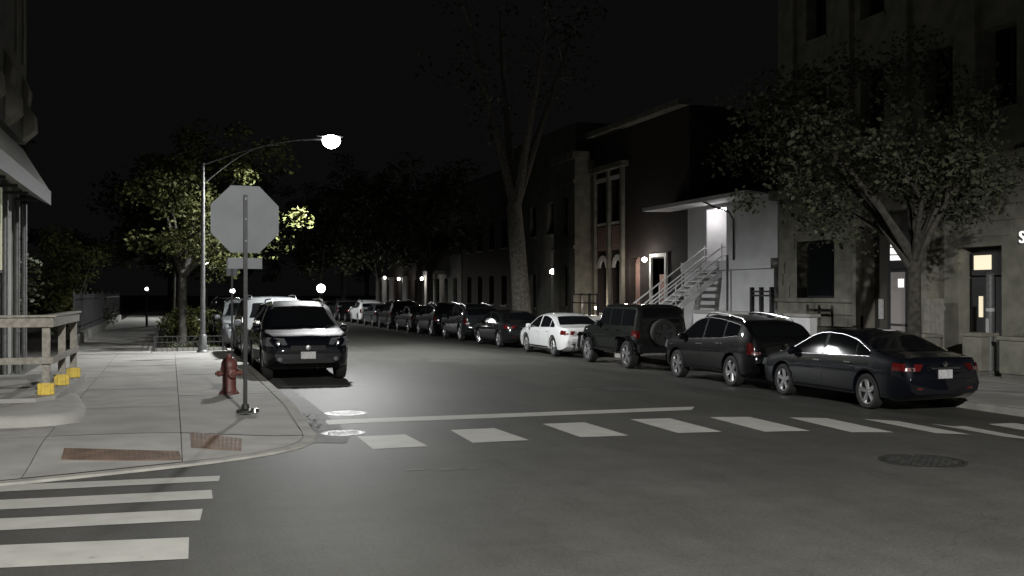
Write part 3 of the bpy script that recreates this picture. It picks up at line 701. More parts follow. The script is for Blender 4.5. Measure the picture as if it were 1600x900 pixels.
# ------------------------------------------------------------------ corner building with ramp
t = empty('corner_building', (-3.2, 16, .1), label='pale sided corner building with sloping awning at the frame edge', cat='building')
def loc_to(o, p): return (p[0] - o.location.x, p[1] - o.location.y, p[2] - o.location.z)
def B(t, name, m, spans, sm=False, bevel=0, parent=None):
    b = MB()
    for a, c in spans: b.span(loc_to(t, a), loc_to(t, c))
    return b.build(name, m, parent or t, sm, bevel)
B(t, 'wall', 'siding', [((-12, 16.8, .1), (-3.32, 25.8, 5.3))])
B(t, 'upper_wall', 'stone_dark', [((-12, 16.8, 5.3), (-3.15, 25.9, 14))])
for y in (18.6, 20.2, 21.8, 23.4, 25.0):
    B(t, 'pilaster', 'siding', [((-3.32, y, .15), (-3.2, y + .16, 4.3))])
for y in (22.7, 24.4, 25.55):
    o = MB().tube([loc_to(t, (-3.14, y, .15)), loc_to(t, (-3.14, y, 3.9))], .055, 10).build('downpipe', 'galvanised', t, True)
for y0, y1 in ((18.8, 20.1), (20.45, 21.7), (22.05, 22.6), (22.95, 23.3)):
    f = B(t, 'window', 'trim_dark', [((-3.33, y0, 2.3), (-3.28, y1, 4.1))])
    B(t, 'pane', 'lit_window', [((-3.29, y0 + .06, 2.36), (-3.27, y1 - .06, 4.04))], parent=f)
aw = MB().prism([(-3.2 + 3.2, 5.15 - .1), (-2.62 + 3.2, 4.2 - .1), (-2.62 + 3.2, 3.93 - .1), (-2.70 + 3.2, 3.93 - .1), (-3.2 + 3.2, 4.35 - .1)], 10, 10)
b = MB(); PR = [(.02, 5.05), (.58, 4.12), (.58, 3.84), (.50, 3.84), (.02, 4.10)]
b.prism([(a, c) for a, c in PR], .8, 9.65, 'XZ'); b.build('awning', 'siding', t)
B(t, 'awning_lip', 'galvanised', [((-2.625, 16.8, 3.90), (-2.60, 25.66, 4.22))])
for y in (18.0, 19.5, 21.0, 22.5, 24.0): B(t, 'awning_bracket', 'trim_dark', [((-3.15, y, 3.86), (-2.70, y + .05, 3.92))])
# carved corner bracket and trim of the upper storey
b = MB(); P = [(0.05, 5.2), (.32, 5.45), (.30, 5.8), (.16, 6.0), (.20, 6.35), (.05, 6.7)]
for y0, y1 in ((9.2, 9.75), (6.6, 7.3), (4.2, 4.9)):
    b = MB(); b.prism(P, y0, y1, 'XZ'); b.build('corbel', 'stone', t, bevel=.03)
for y in (9.1, 8.0, 5.5, 3.4): MB().span((.04, y, 6.9), (.1, y + .12, 13.8)).build('pilaster_strip', 'stone', t)
# raised entrance platform with rounded kerb and timber railing
t = empty('ramp_platform', (-1.8, 16.4, .12), label='concrete entrance platform with rounded kerb in front of the corner building', cat='platform')
b = MB(); b.prism([loc_to(t, (*p, 0))[:2] for p in ((-9, 16.35), (-1.86, 16.35), (-1.62, 16.7), (-1.54, 21.2), (-3.2, 21.2), (-3.2, 22), (-9, 22))], -.02, .24); b.build('deck', 'concrete_pale', t, bevel=.015)
P = [(-9, 14.6), (-1.75, 14.6), (-1.4, 14.68), (-1.17, 14.9), (-1.1, 15.25), (-1.15, 16.2), (-1.45, 18.8), (-1.58, 18.8), (-1.615, 16.7), (-1.86, 16.33), (-9, 16.33)]
b = MB(); n = len(P); pts = [loc_to(t, (*p, 0))[:2] for p in P]
cx = [(-.06, .06), (0, .06), (.0, .06)]
def ins(P, d):
    out = []
    for i in range(len(P)):
        if i >= n - 4 or i == 0: out.append((P[i][0], P[i][1] + (d if i == 0 else 0))); continue
        t_ = (Vector(P[min(i + 1, n - 1)]) - Vector(P[max(0, i - 1)])).normalized(); out.append((P[i][0] - t_.y * d, P[i][1] + t_.x * d))
    return out
rings = [(0, -.05), (0, .06), (.03, .13), (.09, .17), (.17, .18)]
vs = []; fs = []
for d, h in rings: vs += [(x, y, h - (.10 * smooth((y - .6) / 2))) for x, y in ins(pts, d)]
for i in range(len(rings) - 1):
    for k in range(n): fs.append((i * n + k, i * n + (k + 1) % n, (i + 1) * n + (k + 1) % n, (i + 1) * n + k))
fs.append(tuple((len(rings) - 1) * n + k for k in range(n)))
b.add(vs, fs).build('rounded_kerb', 'concrete_pale', t, True)
t = empty('timber_railing', (-1.85, 16.9, .36), label='weathered grey timber handrail with yellow post feet on the platform', cat='railing')
posts = [(-1.77, 16.85), (-1.71, 18.55), (-1.66, 20.1), (-3.4, 16.72), (-5.0, 16.7)]
for x, y in posts:
    MB().span(loc_to(t, (x - .055, y - .055, .36)), loc_to(t, (x + .055, y + .055, 1.5))).build('post', 'wood_grey', t, bevel=.006)
for x, y in posts[:3]:
    b = MB(); x0, y0, z0 = loc_to(t, (x, y, .36))
    b.box((x0, y0, .09), (.13, .13, .18)); b.box((x0 - .09, y0, .09), (.05, .15, .17)); b.box((x0 + .09, y0 - .0, .09), (.05, .15, .17))
    b.build('yellow_foot', 'yellow', t, bevel=.01)
def rail(name, a, c, wd, ht): MB().bar(loc_to(t, a), loc_to(t, c), wd, ht).build(name, 'wood_grey', t, bevel=.006)
rail('top_rail', (-1.62, 16.78, 1.545), (-6, 16.60, 1.545), .16, .035); rail('top_rail', (-1.74, 16.8, 1.545), (-1.62, 20.3, 1.545), .16, .035)
rail('fascia_rail', (-1.67, 16.76, 1.45), (-6, 16.60, 1.45), .035, .14); rail('fascia_rail', (-1.68, 16.76, 1.45), (-1.59, 20.25, 1.45), .035, .14)
rail('middle_rail', (-1.67, 16.76, .88), (-6, 16.60, .88), .035, .1); rail('middle_rail', (-1.68, 16.76, .88), (-1.59, 20.25, .88), .035, .1)

# ------------------------------------------------------------------ building helper (facade on x = X facing the street, -x)
def facade(t, X, y0, y1, z0, z1, holes, m, depth=.25, thick=8, name='wall'):
    """wall with real openings; holes = (ya, yb, za, zb)"""
    b = MB(); ys = sorted({y0, y1, *[h[0] for h in holes], *[h[1] for h in holes]}); zs = sorted({z0, z1, *[h[2] for h in holes], *[h[3] for h in holes]})
    L = lambda p: loc_to(t, p)
    for ya, yb in zip(ys, ys[1:]):
        for za, zb in zip(zs, zs[1:]):
            cy, cz = (ya + yb) / 2, (za + zb) / 2
            if any(h[0] < cy < h[1] and h[2] < cz < h[3] for h in holes): continue
            b.add([L((X, ya, za)), L((X, yb, za)), L((X, yb, zb)), L((X, ya, zb))], [(0, 1, 2, 3)])
    for ya, yb, za, zb in holes:
        q = [(ya, za), (yb, za), (yb, zb), (ya, zb)]
        for (a, c), (d, e) in zip(q, q[1:] + q[:1]):
            b.add([L((X, a, c)), L((X, d, e)), L((X + depth, d, e)), L((X + depth, a, c))], [(0, 1, 2, 3)])
    E = X + thick
    for q in ([(X, y0, z0), (E, y0, z0), (E, y0, z1), (X, y0, z1)], [(X, y1, z0), (E, y1, z0), (E, y1, z1), (X, y1, z1)], [(X, y0, z1), (E, y0, z1), (E, y1, z1), (X, y1, z1)], [(E, y0, z0), (E, y1, z0), (E, y1, z1), (E, y0, z1)]):
        b.add([L(p) for p in q], [(0, 1, 2, 3)])
    return b.build(name, m, t)
def window(t, X, h, depth=.25, pane='glass_dark', frame='trim_dark', sill='stone', mull=1):
    ya, yb, za, zb = h; x = X + depth - .06; L = lambda p: loc_to(t, p); fw = .07
    b = MB()
    for a, c in (((x, ya, za), (x + .05, ya + fw, zb)), ((x, yb - fw, za), (x + .05, yb, zb)), ((x, ya + fw, za), (x + .05, yb - fw, za + fw)), ((x, ya + fw, zb - fw), (x + .05, yb - fw, zb))): b.span(L(a), L(c))
    for k in range(mull): yy = ya + (yb - ya) * (k + 1) / (mull + 1); b.span(L((x, yy - .02, za + fw)), L((x + .04, yy + .02, zb - fw)))
    o = b.build('window', frame, t)
    B(t, 'pane', pane, [((x + .03, ya + .03, za + .03), (x + .045, yb - .03, zb - .03))], parent=o)
    if sill: B(t, 'sill', sill, [((X - .06, ya - .08, za - .12), (X + depth - .07, yb + .08, za - .003))], parent=o)
    return o
ZG = -.18
# tall stone corner building
t = empty('stone_building', (20, 20, ZG), label='tall stone building with deep windows and doorways behind the dark navy sedan', cat='building')
H = [(27.6, 29.65, 1.72, 3.6), (23.7, 26.2, ZG, 4.3), (20.7, 22.2, ZG, 3.1), (14, 20.0, .9, 3.6)]
UP = [(y, y + 1.1, z, z + 2.1) for z in (6.6, 10.2) for y in (12.2, 15.0, 17.4, 20.2, 22.4, 25.2, 28.0)]
facade(t, 20, 9, 30.75, ZG - .2, 16, H + UP, 'stone', depth=.45)
for h in UP: window(t, 20, h, .45)
window(t, 20, H[0], .45, mull=0); window(t, 20, H[3], .45, mull=3)
# base blocks under the window
for r_ in range(3):
    y = 26.4 - (.2 if r_ % 2 else 0)
    while y < 30.6:
        wd = min(random.choice((.62, .78, .9)), 30.72 - y)
        if wd > .15: B(t, 'stone_block', 'stone', [((19.93 - random.uniform(0, .015), y, .42 + r_ * .39), (20.02, y + wd - .018, .42 + r_ * .39 + .372))], bevel=.012)
        y += wd
for r_ in range(8):                                     # ashlar courses of the ground floor
    z0 = 1.74 + r_ * .40; y = 17.6 - (.45 if r_ % 2 else 0)
    while y < 30.6:
        wd = min(random.choice((.85, .95, 1.05)), 30.72 - y)
        if wd > .2 and not any(y < h[1] + .05 and y + wd > h[0] - .05 and z0 < h[3] + .03 and z0 + .4 > h[2] - .03 for h in H) and not (y < 23.7 and y + wd > 22.9) and not (y < 26.4 and y + wd > 26.15):
            B(t, 'stone_block', 'stone', [((19.978 - random.uniform(0, .012), y, z0), (20.01, y + wd - .016, z0 + .384))])
        y += wd
B(t, 'plinth', 'stone_dark', [((19.9, 26.3, ZG), (20.02, 30.7, .40))])
B(t, 'base_ledge', 'stone', [((19.84, 26.3, 1.58), (20.05, 30.74, 1.72))], bevel=.02)
for y in (9.2, 13.4, 16.4, 19.0, 21.4, 24.0, 26.6, 29.6, ): B(t, 'pilaster', 'stone', [((19.82, y, 5.6), (20.02, y + .75, 15.4))], bevel=.03)
B(t, 'cornice', 'stone', [((19.55, 8.8, 5.05), (20.02, 30.7, 5.4))], bevel=.06)
B(t, 'entry_pier', 'stone', [((19.75, 26.2, ZG), (20.02, 26.36, 4.4))]); B(t, 'entry_pier', 'stone', [((19.6, 22.95, ZG), (20.02, 23.65, 4.4))])
B(t, 'door_hood', 'stone', [((19.0, 14.0, 5.42), (20.0, 18.9, 5.75))], bevel=.05)
# recessed doorway with lit hall
B(t, 'recess_back', 'interior', [((20.44, 23.7, ZG), (20.5, 26.2, 4.3))])
dr = B(t, 'door', 'trim_dark', [((20.36, 24.55, ZG), (20.43, 25.5, 2.55))])
B(t, 'pane', 'lit_dim', [((20.34, 24.72, .5), (20.355, 25.34, 2.5))], parent=dr)
B(t, 'push_bar', 'chrome', [((20.29, 24.66, .92), (20.33, 25.36, .98))], parent=dr)
B(t, 'notice', 'lit_white', [((20.325, 24.76, 2.05), (20.338, 25.0, 2.3))], parent=dr)
tr = B(t, 'transom', 'trim_dark', [((20.36, 24.55, 2.6), (20.43, 25.5, 3.75))])
b = MB()
for k in range(13): pass
P = [(24.75 - 20 + .42 * (1 - math.cos(0)), 0)]
arc = [(4.68, 2.85), (5.36, 2.85), (5.36, 3.2)] + [(5.02 + .34 * math.cos(q), 3.2 + .42 * math.sin(q)) for q in [math.pi * k / 10 for k in range(1, 10)]] + [(4.68, 3.2)]
MB().prism([(a, c - ZG) for a, c in arc], .335, .35, 'YZ').build('fanlight', 'lit_white', tr)
for k in range(3): MB().bar((.325, 4.66, 3.0 + k * .22 - ZG), (.325, 5.38, 3.02 + k * .22 - ZG), .02, .03).build('glazing_bar', 'trim_dark', tr)
B(t, 'notice_board', 'plate_white', [((20.38, 25.75, 1.1), (20.42, 25.95, 1.7))])
B(t, 'door', 'trim_dark', [((20.3, 20.75, ZG), (20.36, 21.2, 2.3))])
sd = B(t, 'sidelight', 'trim_dark', [((20.3, 21.25, ZG), (20.36, 22.1, 2.3))])
for y in (21.38, 21.64): B(t, 'pane', 'lit_warm', [((20.28, y, 1.25), (20.295, y + .14, 1.8))], parent=sd)
tr = B(t, 'transom', 'trim_dark', [((20.3, 20.75, 2.35), (20.36, 22.1, 2.95))]); B(t, 'pane', 'lit_warm', [((20.28, 21.35, 2.5), (20.295, 21.95, 2.88))], parent=tr)
B(t, 'recess_back', 'interior', [((20.44, 20.7, ZG), (20.5, 22.2, 3.1))])
o = text('S', .42, 'lit_white', t, (-.09, -.05, 3.43), (R(90), 0, R(-90)), .02)
# stone planter piers, plank gate, grey pole
for i, (y, hh, lb) in enumerate(((22.55, .75, 'squat stone pier beside the pale plank gate'), (20.6, .85, 'rounded stone pier behind the grey pole'), (19.2, .8, 'wide stone pier at the edge of the frame'))):
    o = empty('stone_pier', (19.2, y, -.17), label=lb, cat='pier', group='stone piers along the building front')
    MB().box((0, 0, .06), (.62, .72, .12)).build('plinth', 'stone_dark', o)
    MB().box((0, 0, hh / 2 + .12), (.52, .62 if i < 2 else 1.0, hh)).build('shaft', 'stone', o, bevel=.04)
    MB().box((0, 0, hh + .17), (.6, .7 if i < 2 else 1.1, .1)).build('cap', 'stone', o, bevel=.03)
g = empty('plank_gate', (19.6, 22.3, -.17), label='pale vertical plank gate between the two doorways', cat='gate')
for k in range(5): MB().span((-.02, k * .155, .1), (.02, k * .155 + .145, 1.9 + random.uniform(-.01, .01))).build('plank', 'plank_pale', g)
for z in (.4, 1.6): MB().span((.022, 0, z), (.06, .77, z + .1)).build('cross_bar', 'plank_pale', g)
g = empty('utility_pole', (19.3, 20.35, -.17), label='grey steel pole with reflective bands in front of the doorway past the navy sedan', cat='pole')
MB().lathe([(.16, 0), (.16, .04), (.085, .08)], 14).build('base', 'galvanised', g, True)
MB().tube([(0, 0, .05), (0, 0, 2.2), (0, 0, 2.5)], [.1, .1, .098], 14).build('shaft', 'galvanised', g, True)
MB().lathe([(.098, 2.5), (.105, 2.53), (.06, 2.58), (.0001, 2.6)], 14).build('cap', 'galvanised', g, True)
MB().lathe([(.106, 1.6), (.106, 1.68)], 14).build('reflective_band', 'sign_white', g, True)
MB().box((-.106, -.02, 1.25), (.01, .1, .35)).build('sticker', 'sign_white', g)

# white two storey annex with stair
t = empty('white_annex', (20, 34, ZG), label='white rendered annex with lit entrance recess and overhanging eave', cat='building')
HH = [(34.25, 35.75, 2.75, 5.15)]
facade(t, 20, 30.8, 37.3, 2.9, 5.3, [(34.25, 35.75, 2.9, 5.15)], 'stucco', depth=1.3, name='upper_wall')
facade(t, 19.85, 30.8, 37.35, ZG - .1, 2.75, [], 'stucco', name='lower_wall')
B(t, 'band', 'stucco', [((19.72, 30.8, 2.75), (20.02, 37.4, 3.1)), ])
B(t, 'recess_back', 'stucco', [((21.3, 34.2, 2.7), (21.4, 35.8, 5.2))])
B(t, 'landing', 'concrete', [((19.9, 34.2, 2.70), (21.3, 35.8, 2.76))])
d = B(t, 'door', 'trim_white', [((21.22, 34.55, 2.76), (21.28, 35.45, 4.85))]); B(t, 'door_panel', 'siding', [((21.2, 34.7, 3.3), (21.225, 35.3, 3.9))], parent=d); B(t, 'kick_plate', 'trim_dark', [((21.2, 34.65, 2.9), (21.225, 35.35, 3.05))], parent=d)
b = MB(); b.prism([loc_to(t, (x, 0, z))[0::2] for x, z in ((18.75, 5.28), (20.0, 5.30), (20, 5.62), (18.72, 5.42))], -3.2, 4.9, 'XZ'); b.build('eave', 'stucco', t)
b = MB(); b.prism([loc_to(t, (x, 0, z))[0::2] for x, z in ((18.7, 5.425), (19.99, 5.625), (24, 6.1), (24, 5.7), (20.0, 5.3))], -3.25, 4.95, 'XZ'); b.build('roof', 'roof_dark', t)
B(t, 'downpipe', 'galvanised', [((19.65, 33.6, ZG), (19.71, 33.67, 3.3))])
MB().tube([loc_to(t, p) for p in ((18.8, 33.9, 5.3), (19.2, 33.8, 5.1), (19.75, 33.62, 4.9), (19.93, 33.62, 4.6), (19.93, 33.62, 3.1))], .035, 8).build('drain', 'trim_dark', t, True)
lp = MB().lathe([(.14, 0), (.14, -.05), (.09, -.09), (.0001, -.1)], 16, loc_to(t, (20.3, 35.0, 5.145))).build('ceiling_lamp', 'bulb', t, True)
point(t, loc_to(t, (20.28, 35.0, 4.97)), 34, .1, (1, .96, .96))
t = empty('entrance_stair', (19.85, 35, ZG), label='open metal stair with white pipe rails rising to the lit entrance recess', cat='stair')
X1, Z1, N = -3.9, 2.88, 16
for k in range(N):
    xx = X1 + (-X1) * (k + .5) / N; zz = Z1 * (k + 1) / N
    MB().box((xx, 0, zz - .02), (.27, 1.3, .04)).build('tread', 'metal_white', t)
for sg in (-1, 1):
    MB().bar((X1, sg * .68, .0), (0, sg * .68, Z1 - .05), .04, .22).build('stringer', 'metal_white', t)
    for hgt in (.32, .62, .95): MB().tube([(X1, sg * .68, hgt + .1), (0, sg * .68, Z1 + hgt - .02), (.15, sg * .68, Z1 + hgt - .02)], .03, 8).build('rail', 'metal_white', t, True)
    for k in range(5): q = k / 4; MB().tube([(X1 * (1 - q), sg * .68, Z1 * q), (X1 * (1 - q), sg * .68, Z1 * q + 1.03)], .022, 8).build('baluster', 'metal_white', t, True)
t = empty('garden_wall', (18.4, 30, ZG), label='low white wall with coping in front of the annex behind the crossover', cat='wall')
B(t, 'wall', 'stucco', [((18.4, 26.6, ZG), (18.65, 33.9, 1.15))]); B(t, 'coping', 'concrete_pale', [((18.33, 26.5, 1.15), (18.72, 33.95, 1.25))])
t = empty('black_trellis', (18.0, 28.6, ZG), label='black timber trellis box standing behind the crossover roof', cat='trellis')
for y in (-.55, .05, .6): MB().span((-.06, y - .05, 0), (.06, y + .05, 2.25)).build('post', 'trim_dark', t)
for z in (1.35, 1.95, 2.08): MB().span((-.04, -.6, z), (.04, .65, z + .06)).build('rail', 'trim_dark', t)
MB().span((-.035, -.5, .0), (.035, .55, 1.33)).build('panel', 'trim_dark', t)

# brick house with arched windows
t = empty('brick_house', (20.2, 42, ZG), label='dark brick house with two tall arched windows and white sills', cat='house')
cols = [(44.0, 45.2), (45.75, 46.95)]
hs = [(a, c, z0, z1) for a, c in cols for z0, z1 in ((.9, 3.5), (5.3, 7.3))] + [(42.2, 43.3, ZG, 3.5), (39.6, 40.9, ZG, 3.4)]
facade(t, 20.2, 37.5, 47.4, ZG - .1, 9.6, hs, 'brick_wall', depth=.35)
for a, c in cols:
    o = window(t, 20.2, (a, c, .9, 3.5), .35, frame='trim_dark', sill='trim_white'); m_ = (a + c) / 2 - 42
    P = [(m_ + .62 * math.cos(q), 3.1 - ZG + .62 * math.sin(q)) for q in [math.pi * k / 12 for k in range(13)]]; P += [(m_ + .36 * math.cos(q), 3.1 - ZG + .36 * math.sin(q)) for q in [math.pi * k / 12 for k in range(12, -1, -1)]]
    MB().prism(P, -.05, .04, 'YZ').build('arch_trim', 'trim_white', t)
    window(t, 20.2, (a, c, 5.3, 7.3), .35, sill='trim_white')
    B(t, 'lintel', 'trim_white', [((20.1, a - .1, 7.32), (20.24, c + .1, 7.5))])
    B(t, 'panel', 'brick_pink', [((20.16, a, 3.95), (20.21, c, 5.1))])
for y in (43.8, 45.35, 47.05): B(t, 'pilaster', 'stone', [((20.02, y, ZG), (20.22, y + .24, 7.8))])
B(t, 'cornice', 'stone', [((19.85, 43.4, 7.8), (20.22, 47.4, 8.05))]); B(t, 'cornice', 'stone', [((19.7, 37.5, 9.6), (20.3, 47.4, 9.85))])
dn = B(t, 'door_niche', 'brick_pink', [((20.5, 42.2, ZG), (20.56, 43.3, 3.1))])
P = [(.75 + .55 * math.cos(q), 3.1 - ZG + .5 * math.sin(q)) for q in [math.pi * k / 12 for k in range(13)]]
MB().prism(P, .30, .36, 'YZ').build('arch_head', 'brick_pink', t)
B(t, 'door', 'brick_pink', [((20.5, 39.95, ZG), (20.56, 40.85, 2.7))]); B(t, 'door_jamb', 'trim_white', [((20.1, 39.45, ZG), (20.5, 39.6, 3.45)), ]); B(t, 'door_jamb', 'trim_white', [((20.1, 40.9, ZG), (20.5, 41.05, 3.45))]); B(t, 'door_head', 'trim_white', [((20.1, 39.45, 3.45), (20.5, 41.05, 3.6))])
MB().lathe([(.0001, -.12), (.09, -.08), (.12, 0), (.09, .08), (.0001, .12)], 12, loc_to(t, (19.85, 41.0, 3.35))).build('wall_lamp', 'bulb', t, True); point(t, loc_to(t, (19.6, 41.0, 3.35)), 60, .1)
point(t, loc_to(t, (19.7, 42.9, 2.9)), 32, .1, (1, .85, .75)); point(t, loc_to(t, (19.3, 45.6, 1.3)), 40, .08, (1, .85, .7))
MB().lathe([(.0001, -.07), (.06, -.05), (.08, 0), (.06, .05), (.0001, .07)], 12, loc_to(t, (19.5, 45.6, 1.15))).build('garden_lamp', 'bulb', t, True)
t = empty('porch_railing', (18.9, 45.5, ZG), label='black porch railing with posts in front of the arched windows', cat='railing')
for z in (1.55, 1.95): MB().span((-.03, -1.6, z), (.03, 1.6, z + .06)).build('rail', 'trim_dark', t)
for y in (-1.5, -.5, .5, 1.5): MB().span((-.05, y - .05, .2), (.05, y + .05, 2.05)).build('post', 'trim_dark', t)
MB().span((-.4, -1.7, 0), (.4, 1.7, 1.0)).build('plinth', 'trim_white', t)
# stone bay tower
t = empty('stone_bay', (19.0, 49, ZG), label='pale stone bay tower rising behind the white sedan', cat='building')
facade(t, 19.2, 47.6, 50.6, ZG - .1, 8.6, [(48.6, 49.5, 1.2, 3.2), (48.6, 49.5, 4.8, 6.8)], 'stone', depth=.3)
window(t, 19.2, (48.6, 49.5, 1.2, 3.2), .3); window(t, 19.2, (48.6, 49.5, 4.8, 6.8), .3)
B(t, 'parapet', 'stone', [((19.05, 47.5, 8.6), (20.0, 50.7, 9.0))], bevel=.04)
for z in (4.1, 7.4): B(t, 'string_course', 'stone', [((19.1, 47.55, z), (19.25, 50.65, z + .18))])
# house with porch lamp
t = empty('porch_house', (20.5, 53, ZG), label='dark house with glowing porch lamp and one lit window beyond the stone bay', cat='house')
hs = [(51.2, 52.0, 1.0, 3.2), (53.2, 54.4, 1.0, 3.2), (51.6, 52.4, 8.2, 9.4), (54, 55, 5.2, 7.0), (57, 58, 1, 3), (57, 58, 5.2, 7)]
facade(t, 20.5, 50.7, 61, ZG - .1, 11, hs, 'stone_dark', depth=.3)
window(t, 20.5, hs[0], .3, pane='lit_window', sill='stone'); window(t, 20.5, hs[1], .3)
for h in hs[3:]: window(t, 20.5, h, .3)
window(t, 20.5, hs[2], .3, pane='lit_dim')
MB().lathe([(.0001, -.16), (.12, -.1), (.16, 0), (.12, .1), (.0001, .16)], 12, loc_to(t, (19.9, 52.6, 3.05))).build('porch_lamp', 'bulb', t, True); point(t, loc_to(t, (19.7, 52.6, 3.05)), 60, .1, (1, .97, .88))
# far terrace
def far_house(y0, y1, z1, m, label, lamp=None, cols=(), X=20.5):
    t = empty('terrace_house', (X, (y0 + y1) / 2, ZG), label=label, cat='house', group='far terrace houses across the street')
    hs = []; y = y0 + 1.2
    while y < y1 - 2: hs += [(y, y + 1.1, 1.1, 3.0), (y, y + 1.1, 4.8, 6.6)]; y += 2.7
    facade(t, X, y0, y1, ZG - .1, z1, hs, m, depth=.25)
    for h in hs: window(t, X, h, .25, mull=0)
    B(t, 'cornice', m, [((X - .3, y0, z1), (X + .2, y1, z1 + .3))])
    for yc in cols: MB().lathe([(.34, 0), (.28, .2), (.26, 3.2), (.36, 3.4), (.36, 3.5), (.0001, 3.5)], 12, loc_to(t, (X - .9, yc, ZG))).build('porch_column', 'trim_white', t, True)
    for q in lamp or []:
        MB().lathe([(.0001, -.14), (.1, -.1), (.14, 0), (.1, .1), (.0001, .14)], 10, loc_to(t, q)).build('porch_lamp', 'bulb', t, True)
        point(t, loc_to(t, (q[0] - .1, q[1] - .1, q[2] - .25)), 26, .12, (1, .92, .85))
    return t
far_house(61.3, 73, 9.5, 'brick_wall', 'dark brick terrace house behind the big bare trunk')
th = far_house(73.3, 86, 10, 'stone_dark', 'far house whose white porch frame is lit up', [(19.0, 79.6, 3.0)], (78.3, 80.2))
B(th, 'porch_beam', 'trim_white', [((19.3, 78.0, 3.32), (20.5, 80.6, 3.6))])
for k in range(5): B(th, 'porch_baluster', 'trim_white', [((19.35, 78.5 + k * .3, .2), (19.42, 78.56 + k * .3, 1.4))])
far_house(86.3, 100, 10.5, 'brick_wall', 'far brick house with lit porch columns', [(19.2, 89.2, 3.1), (19.2, 95.5, 3.3)], (88.4, 94.2, 97.6))

# ------------------------------------------------------------------ trees
def leaf_mesh(name, centres, radii, n, size, m):
    C = np.array(centres); rad = np.array(radii)
    idx = rng.integers(0, len(C), n)
    d = rng.normal(size=(n, 3)); d /= np.linalg.norm(d, axis=1)[:, None]
    p = C[idx] + d * (rng.random(n) ** .45 * rad[idx])[:, None] * np.array([1, 1, .75])
    a = rng.normal(size=(n, 3)); a[:, 2] *= .6; a /= np.linalg.norm(a, axis=1)[:, None]
    c = np.cross(a, rng.normal(size=(n, 3))); c /= np.linalg.norm(c, axis=1)[:, None]
    s = size * rng.uniform(.4, 1.45, n)[:, None]
    fold = np.cross(a, c) * s * .18
    V = np.stack([p - a * s * .55, p + c * s * .34 + fold, p + a * s * .6, p - c * s * .34 + fold], 1).reshape(-1, 3)
    me = bpy.data.meshes.new(name); me.vertices.add(4 * n); me.vertices.foreach_set('co', V.ravel())
    me.loops.add(4 * n); me.loops.foreach_set('vertex_index', np.arange(4 * n)); me.polygons.add(n)
    me.polygons.foreach_set('loop_start', np.arange(0, 4 * n, 4)); me.update(calc_edges=True); me.validate()
    me.materials.append(M[m]); return me
def tree(name, label, base, h, r, crown_c, crown_r, nclump, nleaf, size, m, fork=.35, lean=(0, 0), clump=(.45, .95), group='street trees', limbs=9, low=-.9, barkm='bark'):
    t = empty(name, base, label=label, cat='tree', group=group)
    cc = Vector(crown_c) - Vector(base); b = MB()
    top = Vector((lean[0], lean[1], h * fork))
    b.tube([(0, 0, -.05), (lean[0] * .1, lean[1] * .1, .25), (lean[0] * .5, lean[1] * .5, h * fork * .5), top], [r * 1.35, r, r * .85, r * .75], 10)
    ends = []
    for k in range(limbs):
        q = 2 * math.pi * k / limbs + random.uniform(-.3, .3); el = random.uniform(low, .9)
        e = cc + Vector((math.cos(q) * crown_r[0] * .75 * math.cos(el), math.sin(q) * crown_r[1] * .75 * math.cos(el), crown_r[2] * .75 * math.sin(el)))
        s = top * random.uniform(.85, 1.0); mid = s.lerp(e, .5) + Vector((random.uniform(-.25, .25), random.uniform(-.25, .25), .3))
        b.tube([s, s.lerp(mid, .5) + Vector((0, 0, .12)), mid, mid.lerp(e, .55) + Vector((random.uniform(-.15, .15), random.uniform(-.15, .15), 0)), e], [r * .5, r * .4, r * .28, r * .16, r * .06], 7)
        ends.append((s, mid, e))
        for j in range(3):
            e2 = mid.lerp(e, random.uniform(.2, .8)); e3 = e2 + Vector((random.uniform(-1, 1), random.uniform(-1, 1), random.uniform(-.4, .8))) * crown_r[0] * .28
            b.tube([e2, (e2 + e3) / 2 + Vector((0, 0, .08)), e3], [r * .14, r * .09, r * .04], 5); ends.append((e2, e3, e3))
    b.build('trunk', barkm, t, True)
    C = []; RR = []
    while len(C) < nclump:
        if random.random() < .45:
            s, mid, e = random.choice(ends); p = mid.lerp(e, random.random()) + Vector((random.gauss(0, .25), random.gauss(0, .25), random.gauss(0, .2)))
        else:
            d = Vector((random.gauss(0, 1), random.gauss(0, 1), random.gauss(0, 1))).normalized() * random.uniform(.55, 1.05)
            p = cc + Vector((d.x * crown_r[0], d.y * crown_r[1], d.z * crown_r[2]))
        C.append(p); RR.append(random.uniform(*clump) * crown_r[0] / 3)
    if nleaf: link('crown', leaf_mesh('crown', C, RR, nleaf, size, m), t)
    return t
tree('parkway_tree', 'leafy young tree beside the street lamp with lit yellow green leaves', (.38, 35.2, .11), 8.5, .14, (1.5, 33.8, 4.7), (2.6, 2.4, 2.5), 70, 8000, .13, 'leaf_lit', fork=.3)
tree('parkway_tree', 'broad dim tree in front of the stone building with low hanging boughs', (15.35, 18.35, -.17), 8.0, .17, (14.9, 19.1, 5.3), (3.9, 3.2, 2.2), 110, 12500, .105, 'leaf_grey', fork=.36, limbs=12, clump=(.3, .8))
tree('big_tree', 'thick forked bare trunk tree between the grey sedan and stone bay', (15.2, 43.8, -.17), 17, .46, (15.0, 44.5, 13), (5, 5, 4.0), 40, 900, .2, 'leaf_dark', fork=.36, lean=(-.5, 0), limbs=4, low=.1, barkm='bark_pale')
